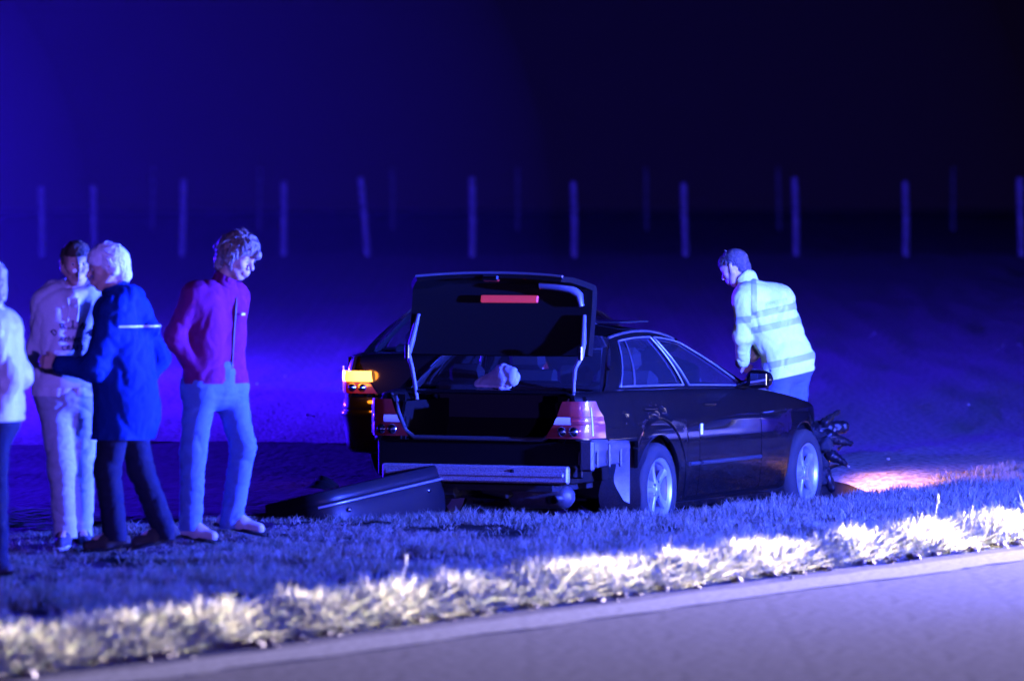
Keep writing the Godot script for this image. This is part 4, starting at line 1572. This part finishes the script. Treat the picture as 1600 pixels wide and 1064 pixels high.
	for i in 5:
		var a := lerpf(0.95, -0.95, i / 4.0)
		print_word(res.jacket, jg, letters[i], Vector2(0.055 - 0.135 * sin(a), 1.215 + 0.12 * cos(a)), 0.052, navy, 0.0, a * 0.75)
	print_word(res.jacket, jg, "KINGS", Vector2(0.055, 1.31), 0.02, navy)
	print_word(res.jacket, jg, "Athletic", Vector2(0.055, 1.245), 0.042, navy, 0.3)
	print_word(res.jacket, jg, "CRAFT", Vector2(0.055, 1.195), 0.044, navy)
	for x in [0.03, 0.085]:
		var cord := Geo.new()
		cord.tube([Vector3(x, 1.49, jg.front_z(x, 1.49) + 0.006), Vector3(x + 0.005, 1.42, jg.front_z(x, 1.42) + 0.008), Vector3(x - 0.004, 1.35, jg.front_z(x, 1.35) + 0.008)], [0.005], 6)
		part(res.jacket, "drawstring", cord, M.off_white)
	var poc := Geo.new()
	var pr := []
	for i in 9:
		var row := PackedVector3Array()
		for k in 9:
			var y := lerpf(0.96, 1.13, i / 8.0)
			var hw := lerpf(0.16, 0.10, smoothstep(0.2, 1.0, i / 8.0))
			var x := 0.035 + hw * (k / 4.0 - 1.0)
			row.push_back(Vector3(x, y, jg.front_z(x, y) + (0.012 if i > 0 and i < 8 and k > 0 and k < 8 else 0.002)))
		pr.append(row)
	poc.grid(pr)
	part(res.jacket, "front_pocket", poc, res.jacket.material_override)

	# white-haired man in the blue coat, seen from behind
	p = stand.call(-2.30, 33.2, "person with white hair in a blue hooded coat, back to the light")
	res = person(p, M, {"seed": 41,
		"head": Vector3(-0.065, 1.655, 0.02), "face": Vector3(-0.9, -0.18, 0.12), "neck": Vector3(0.0, 1.49, 0.0),
		"sh": [Vector3(-0.02, 1.40, 0.17), Vector3(0.07, 1.41, -0.17)], "elbow": [Vector3(-0.13, 1.07, 0.22), Vector3(0.215, 1.13, -0.2)], "wrist": [Vector3(-0.34, 1.10, 0.14), Vector3(0.14, 0.95, -0.16)],
		"hip": [Vector3(0.0, 0.88, 0.08), Vector3(0.04, 0.88, -0.08)], "knee": [Vector3(-0.06, 0.48, 0.10), Vector3(0.12, 0.49, -0.06)], "ankle": [Vector3(-0.01, 0.12, 0.10), Vector3(0.27, 0.15, -0.04)], "toe": [Vector3(-0.17, 0.04, 0.12), Vector3(0.10, 0.055, 0.0)],
		"hem": 0.66, "bulk": 1.08, "hem_r": 0.145, "top": grained(mat(lin(0.006, 0.026, 0.13), 0.7), weave, 9.0), "top_name": "coat", "trousers": dark_denim, "shoe": mat(lin(0.035, 0.033, 0.03), 0.7), "fold": 0.0085, "collar": 0.05, "collar_r": 0.085,
		"extra": [[Vector3(0.06, 1.50, -0.08), Vector3(0.06, 1.50, 0.10), 0.055, 0.055], [Vector3(0.09, 1.47, 0.0), Vector3(0.20, 1.30, 0.0), 0.07, 0.045], [Vector3(0.05, 1.50, 0.09), Vector3(0.18, 1.33, 0.03), 0.04, 0.03], [Vector3(0.05, 1.50, -0.08), Vector3(0.18, 1.33, -0.03), 0.04, 0.03], [Vector3(0.02, 1.2, 0.0), Vector3(0.06, 0.8, 0.0), 0.17, 0.19]],
		"hair_mat": mat(lin(0.66, 0.66, 0.64), 0.6), "hair_fold": 0.004, "hair_scale": Vector3(30, 20, 30), "lock": 0.06, "lift": 0.2,
		"hair": [[0, 0.05, -0.03, 0, 0.055, 0.03, 0.092, 0.08], [0, 0.03, -0.06, 0, -0.05, -0.075, 0.085, 0.06], [0.05, 0.02, 0.0, 0.08, -0.02, -0.03, 0.04, 0.03], [-0.05, 0.02, 0.0, -0.08, -0.02, -0.03, 0.04, 0.03], [0, 0.08, 0.0, 0, 0.08, 0.05, 0.06, 0.04]]})
	cloth_band(res.jacket, "reflective_piping", res.jg, Vector3.UP, 1.315, 1.324, M.off_white, [[Vector3.RIGHT, 0.02]])

	# the person cut by the edge of the frame
	p = stand.call(-2.78, 30.8, "person with grey hair in a light quilted jacket, furthest left of the onlookers")
	res = person(p, M, {"seed": 51,
		"head": Vector3(-0.10, 1.60, 0.0), "face": Vector3(-0.92, -0.1, -0.25), "neck": Vector3(-0.04, 1.44, 0.0),
		"sh": [Vector3(-0.06, 1.345, 0.16), Vector3(0.0, 1.35, -0.16)], "elbow": [Vector3(0.055, 1.08, 0.21), Vector3(0.09, 1.10, -0.2)], "wrist": [Vector3(-0.02, 0.88, 0.20), Vector3(-0.1, 0.9, -0.15)],
		"hip": [Vector3(-0.04, 0.86, 0.08), Vector3(-0.02, 0.86, -0.08)], "knee": [Vector3(-0.03, 0.46, 0.09), Vector3(-0.10, 0.46, -0.06)], "ankle": [Vector3(-0.01, 0.11, 0.09), Vector3(-0.12, 0.11, -0.06)], "toe": [Vector3(-0.17, 0.04, 0.08), Vector3(-0.28, 0.04, -0.06)],
		"hem": 0.86, "bulk": 1.08, "top": grained(mat(lin(0.48, 0.45, 0.42), 0.55), weave, 9.0), "trousers": dark_denim, "shoe": mat(lin(0.03, 0.03, 0.04), 0.7), "fold": 0.0085,
		"hair_mat": mat(lin(0.40, 0.38, 0.37), 0.6),
		"hair": [[0, 0.05, -0.03, 0, 0.055, 0.03, 0.092, 0.08], [0, 0.03, -0.06, 0, -0.06, -0.075, 0.085, 0.06], [0.05, 0.02, 0.0, 0.085, -0.05, -0.01, 0.045, 0.035], [-0.05, 0.02, 0.0, -0.085, -0.05, -0.01, 0.045, 0.035]]})
	for y in [0.98, 1.09, 1.20]: cloth_band(res.jacket, "quilting_seam", res.jg, Vector3.UP, y, y + 0.008, res.jacket.material_override)

	# policeman bending beside the wreck
	p = stand.call(1.985, 42.5, "police officer in a yellow high visibility jacket bending over the car")
	var hivis := grained(mat(lin(0.74, 0.86, 0.30), 0.7), weave, 9.0)
	var band := mat(lin(0.34, 0.40, 0.44), 0.45)
	res = person(p, M, {"seed": 61,
		"head": Vector3(-0.315, 1.60, -0.06), "face": Vector3(-0.72, -0.48, -0.35), "neck": Vector3(-0.19, 1.475, 0.0),
		"sh": [Vector3(-0.235, 1.375, 0.10), Vector3(0.05, 1.36, -0.12)], "elbow": [Vector3(-0.265, 1.10, 0.06), Vector3(0.0, 1.12, -0.30)], "wrist": [Vector3(-0.25, 0.89, -0.12), Vector3(-0.2, 0.92, -0.28)], "hand": [Vector3(0.45, -0.5, -0.6).normalized(), Vector3(-0.6, -0.3, -0.4).normalized()],
		"hip": [Vector3(0.02, 0.86, 0.06), Vector3(0.15, 0.86, -0.06)], "knee": [Vector3(0.0, 0.46, 0.02), Vector3(0.14, 0.46, -0.10)], "ankle": [Vector3(0.06, 0.11, 0.06), Vector3(0.16, 0.11, -0.06)], "toe": [Vector3(-0.04, 0.04, -0.06), Vector3(0.06, 0.04, -0.18)],
		"hem": 0.795, "hem_n": Vector3(-0.22, 1.0, 0.0), "bulk": 1.04, "top": hivis, "top_name": "reflective_jacket", "band_mat": hivis, "trousers": grained(mat(lin(0.06, 0.09, 0.22), 0.85), weave, 9.0), "shoe": mat(lin(0.02, 0.02, 0.02), 0.5), "fold": 0.0075, "collar": 0.06, "collar_r": 0.08,
		"extra": [[Vector3(0.10, 0.92, 0.0), Vector3(0.0, 1.33, 0.02), 0.15, 0.125], [Vector3(-0.16, 1.40, 0.05), Vector3(0.02, 1.375, -0.02), 0.095, 0.095]],
		"hair_mat": mat(lin(0.07, 0.06, 0.05), 0.6), "hair_fold": 0.006, "hair_scale": Vector3(60, 40, 60),
		"hair": [[0, 0.052, -0.03, 0, 0.06, 0.03, 0.086, 0.072], [0, 0.03, -0.05, 0, -0.03, -0.06, 0.08, 0.06]]})
	var tn := Vector3(-0.22, 1.0, 0.0).normalized()
	var only_torso := [[Vector3(1.0, 0.05, -0.2).normalized(), -0.17]]
	var arm := [[-Vector3(1.0, 0.05, -0.2).normalized(), 0.175]]
	cloth_band(res.jacket, "reflective_band", res.jg, tn, 1.235, 1.285, band, only_torso)
	cloth_band(res.jacket, "reflective_band", res.jg, tn, 1.125, 1.175, band, only_torso)
	cloth_band(res.jacket, "reflective_band", res.jg, tn, 0.845, 0.895, band, only_torso)
	cloth_band(res.jacket, "sleeve_band", res.jg, Vector3(-0.1, 1, 0).normalized(), 1.21, 1.26, band, arm)
	cloth_band(res.jacket, "shoulder_band", res.jg, Vector3(1, 0, 0), -0.20, -0.16, band, [[Vector3.UP, 1.25]])
	print_word(res.jacket, res.jg, "POLIZEI", Vector2(-0.01, 1.345), 0.045, mat(lin(0.58, 0.68, 0.32), 0.6), 0.0, 0.22)

	# ---------------------------------------------------------------- grass of the verge
	var rng := RandomNumberGenerator.new()
	rng.seed = 77
	var dry := [Color(0.13, 0.125, 0.095), Color(0.165, 0.155, 0.12), Color(0.095, 0.10, 0.07), Color(0.205, 0.19, 0.15)]
	var gm := mat(Color.WHITE, 0.7)
	gm.vertex_color_use_as_albedo = true
	gm.backlight_enabled = true
	gm.backlight = Color(0.9, 0.88, 0.72)
	gm.metallic_specular = 0.25
	var short := []
	var tall := []
	for i in 4:
		short.append(tuft(rng, 18, 0.085, 0.06, 0.0028, dry))
		tall.append(tuft(rng, 30, 0.165, 0.065, 0.0026, dry))
	var patchy := FastNoiseLite.new()
	patchy.seed = 5
	patchy.frequency = 0.5
	var places := []
	for i in 26000:
		var v := rng.randf_range(-3.0, 24.0)
		var u := rng.randf_range(0.1, crest(v) + 0.6)
		var q := spot(u, v)
		var n := patchy.get_noise_2d(u * 1.6, v * 1.6)
		if rng.randf() > 0.6 + n * 1.4: continue
		var s := rng.randf_range(0.55, 1.2) * (0.8 + 0.5 * maxf(n, 0.0)) * lerpf(1.0, 0.5, smoothstep(2.6, 3.4, u) * (1.0 - smoothstep(10.0, 12.0, v)))
		places.append(Transform3D(Basis(Vector3.UP, rng.randf() * TAU).scaled(Vector3(1.2, s, 1.2)), Vector3(q.x, ground(q.x, q.y) - 0.004, -q.y)))
	var verge := Node3D.new()
	verge.name = "verge_grass"
	verge.set_meta("kind", "stuff")
	verge.set_meta("label", "short rough grass covering the verge between road and cars")
	add_child(verge)
	strew(verge, "grass", short, gm, places)
	places = []
	for i in 12000:
		var v := rng.randf_range(-3.0, 24.0)
		var u := rng.randf_range(-0.03, 0.38)
		var q := spot(u + 0.06 * patchy.get_noise_1d(v * 3.0), v)
		var n := patchy.get_noise_2d(v * 2.2, 40.0)
		var s := rng.randf_range(0.5, 1.1) * (0.95 + 0.4 * n) * smoothstep(-0.12, 0.28, u)
		places.append(Transform3D(Basis(Vector3.UP, rng.randf() * TAU).scaled(Vector3(1.1, s, 1.1)), Vector3(q.x, ground(q.x, q.y) - 0.004, -q.y)))
	var fringe := Node3D.new()
	fringe.name = "roadside_grass"
	fringe.set_meta("kind", "stuff")
	fringe.set_meta("label", "tall pale grass in a strip along the road edge")
	add_child(fringe)
	strew(fringe, "grass", tall, gm, places)
	# single stalks that stand above the strip
	var stalks := [[0.25, 12.0, 0.34, "seed head stalk standing highest above the strip at the right end"], [0.3, 10.7, 0.26, "bent grass stalk above the lit strip near the right end"], [0.35, 4.2, 0.24, "upright grass stalk above the middle of the lit strip"], [0.3, 0.15, 0.30, "tall bent stalk at the left end of the lit strip"]]
	for s in stalks:
		var q := spot(s[0], s[1])
		var o := MeshInstance3D.new()
		var g := Geo.new()
		var h: float = s[2]
		for b in 3:
			var a := b * 2.1
			g.tube([Vector3.ZERO, Vector3(cos(a) * 0.01 - 0.01, h * 0.5, 0.01), Vector3(cos(a) * 0.05 - 0.03, h * (1.0 - 0.2 * b), 0.02 * sin(a))], [0.004, 0.0035, 0.002], 5)
		g.add(nets([[Vector3(0.02, h * 0.93, 0), Vector3(0.018, h * 1.12, 0), 0.008, 0.006]], 0.004, 0.005, 0.004, Vector3(90, 60, 90)))
		o.mesh = g.mesh()
		o.material_override = mat(lin(0.32, 0.30, 0.2), 0.8)
		o.name = numbered("grass_stalk")
		add_child(o)
		o.position = Vector3(q.x, ground(q.x, q.y), -q.y)
		tag(o, s[3], "grass stalk")
	# crumbs of earth along the broken edge of the tarmac
	var clod := []
	for i in 3: clod.append(nets([[Vector3(-0.02, 0, 0), Vector3(0.02, 0.004, 0.008), 0.022, 0.017]], 0.01, 0.02, 0.012, Vector3(38, 38, 38), i + 20).mesh())
	places = []
	for i in 900:
		var v := rng.randf_range(-2.0, 16.0)
		var q := spot(0.05 + 0.09 * rng.randfn() + 0.05 * patchy.get_noise_1d(v * 3.0), v)
		places.append(Transform3D(Basis(Vector3.UP, rng.randf() * TAU).scaled(Vector3.ONE * rng.randf_range(0.3, 1.3)), Vector3(q.x, ground(q.x, q.y) + 0.005, -q.y)))
	var clods := Node3D.new()
	clods.name = "earth_crumbs"
	clods.set_meta("kind", "stuff")
	add_child(clods)
	strew(clods, "earth", clod, grained(mat(lin(0.055, 0.042, 0.034), 1.0), fine, 8.0), places)
	# pebbles on the gravel
	var stone := []
	for i in 3:
		var g := nets([[Vector3(-0.012, 0, 0), Vector3(0.012, 0.003, 0.004), 0.014, 0.011]], 0.007, 0.01, 0.006, Vector3(50, 50, 50), i)
		stone.append(g.mesh())
	places = []
	for i in 160:
		var x := rng.randf_range(-6.0, 7.0)
		var d := 43.0 + 22.0 * pow(rng.randf(), 1.5)
		if d < shade_edge(x): continue
		places.append(Transform3D(Basis(Vector3.UP, rng.randf() * TAU).scaled(Vector3.ONE * rng.randf_range(0.3, 0.9)), Vector3(x, ground(x, d) + 0.014, -d)))
	var pebbles := Node3D.new()
	pebbles.name = "pebbles"
	pebbles.set_meta("kind", "stuff")
	add_child(pebbles)
	strew(pebbles, "pebble", stone, gravel, places)
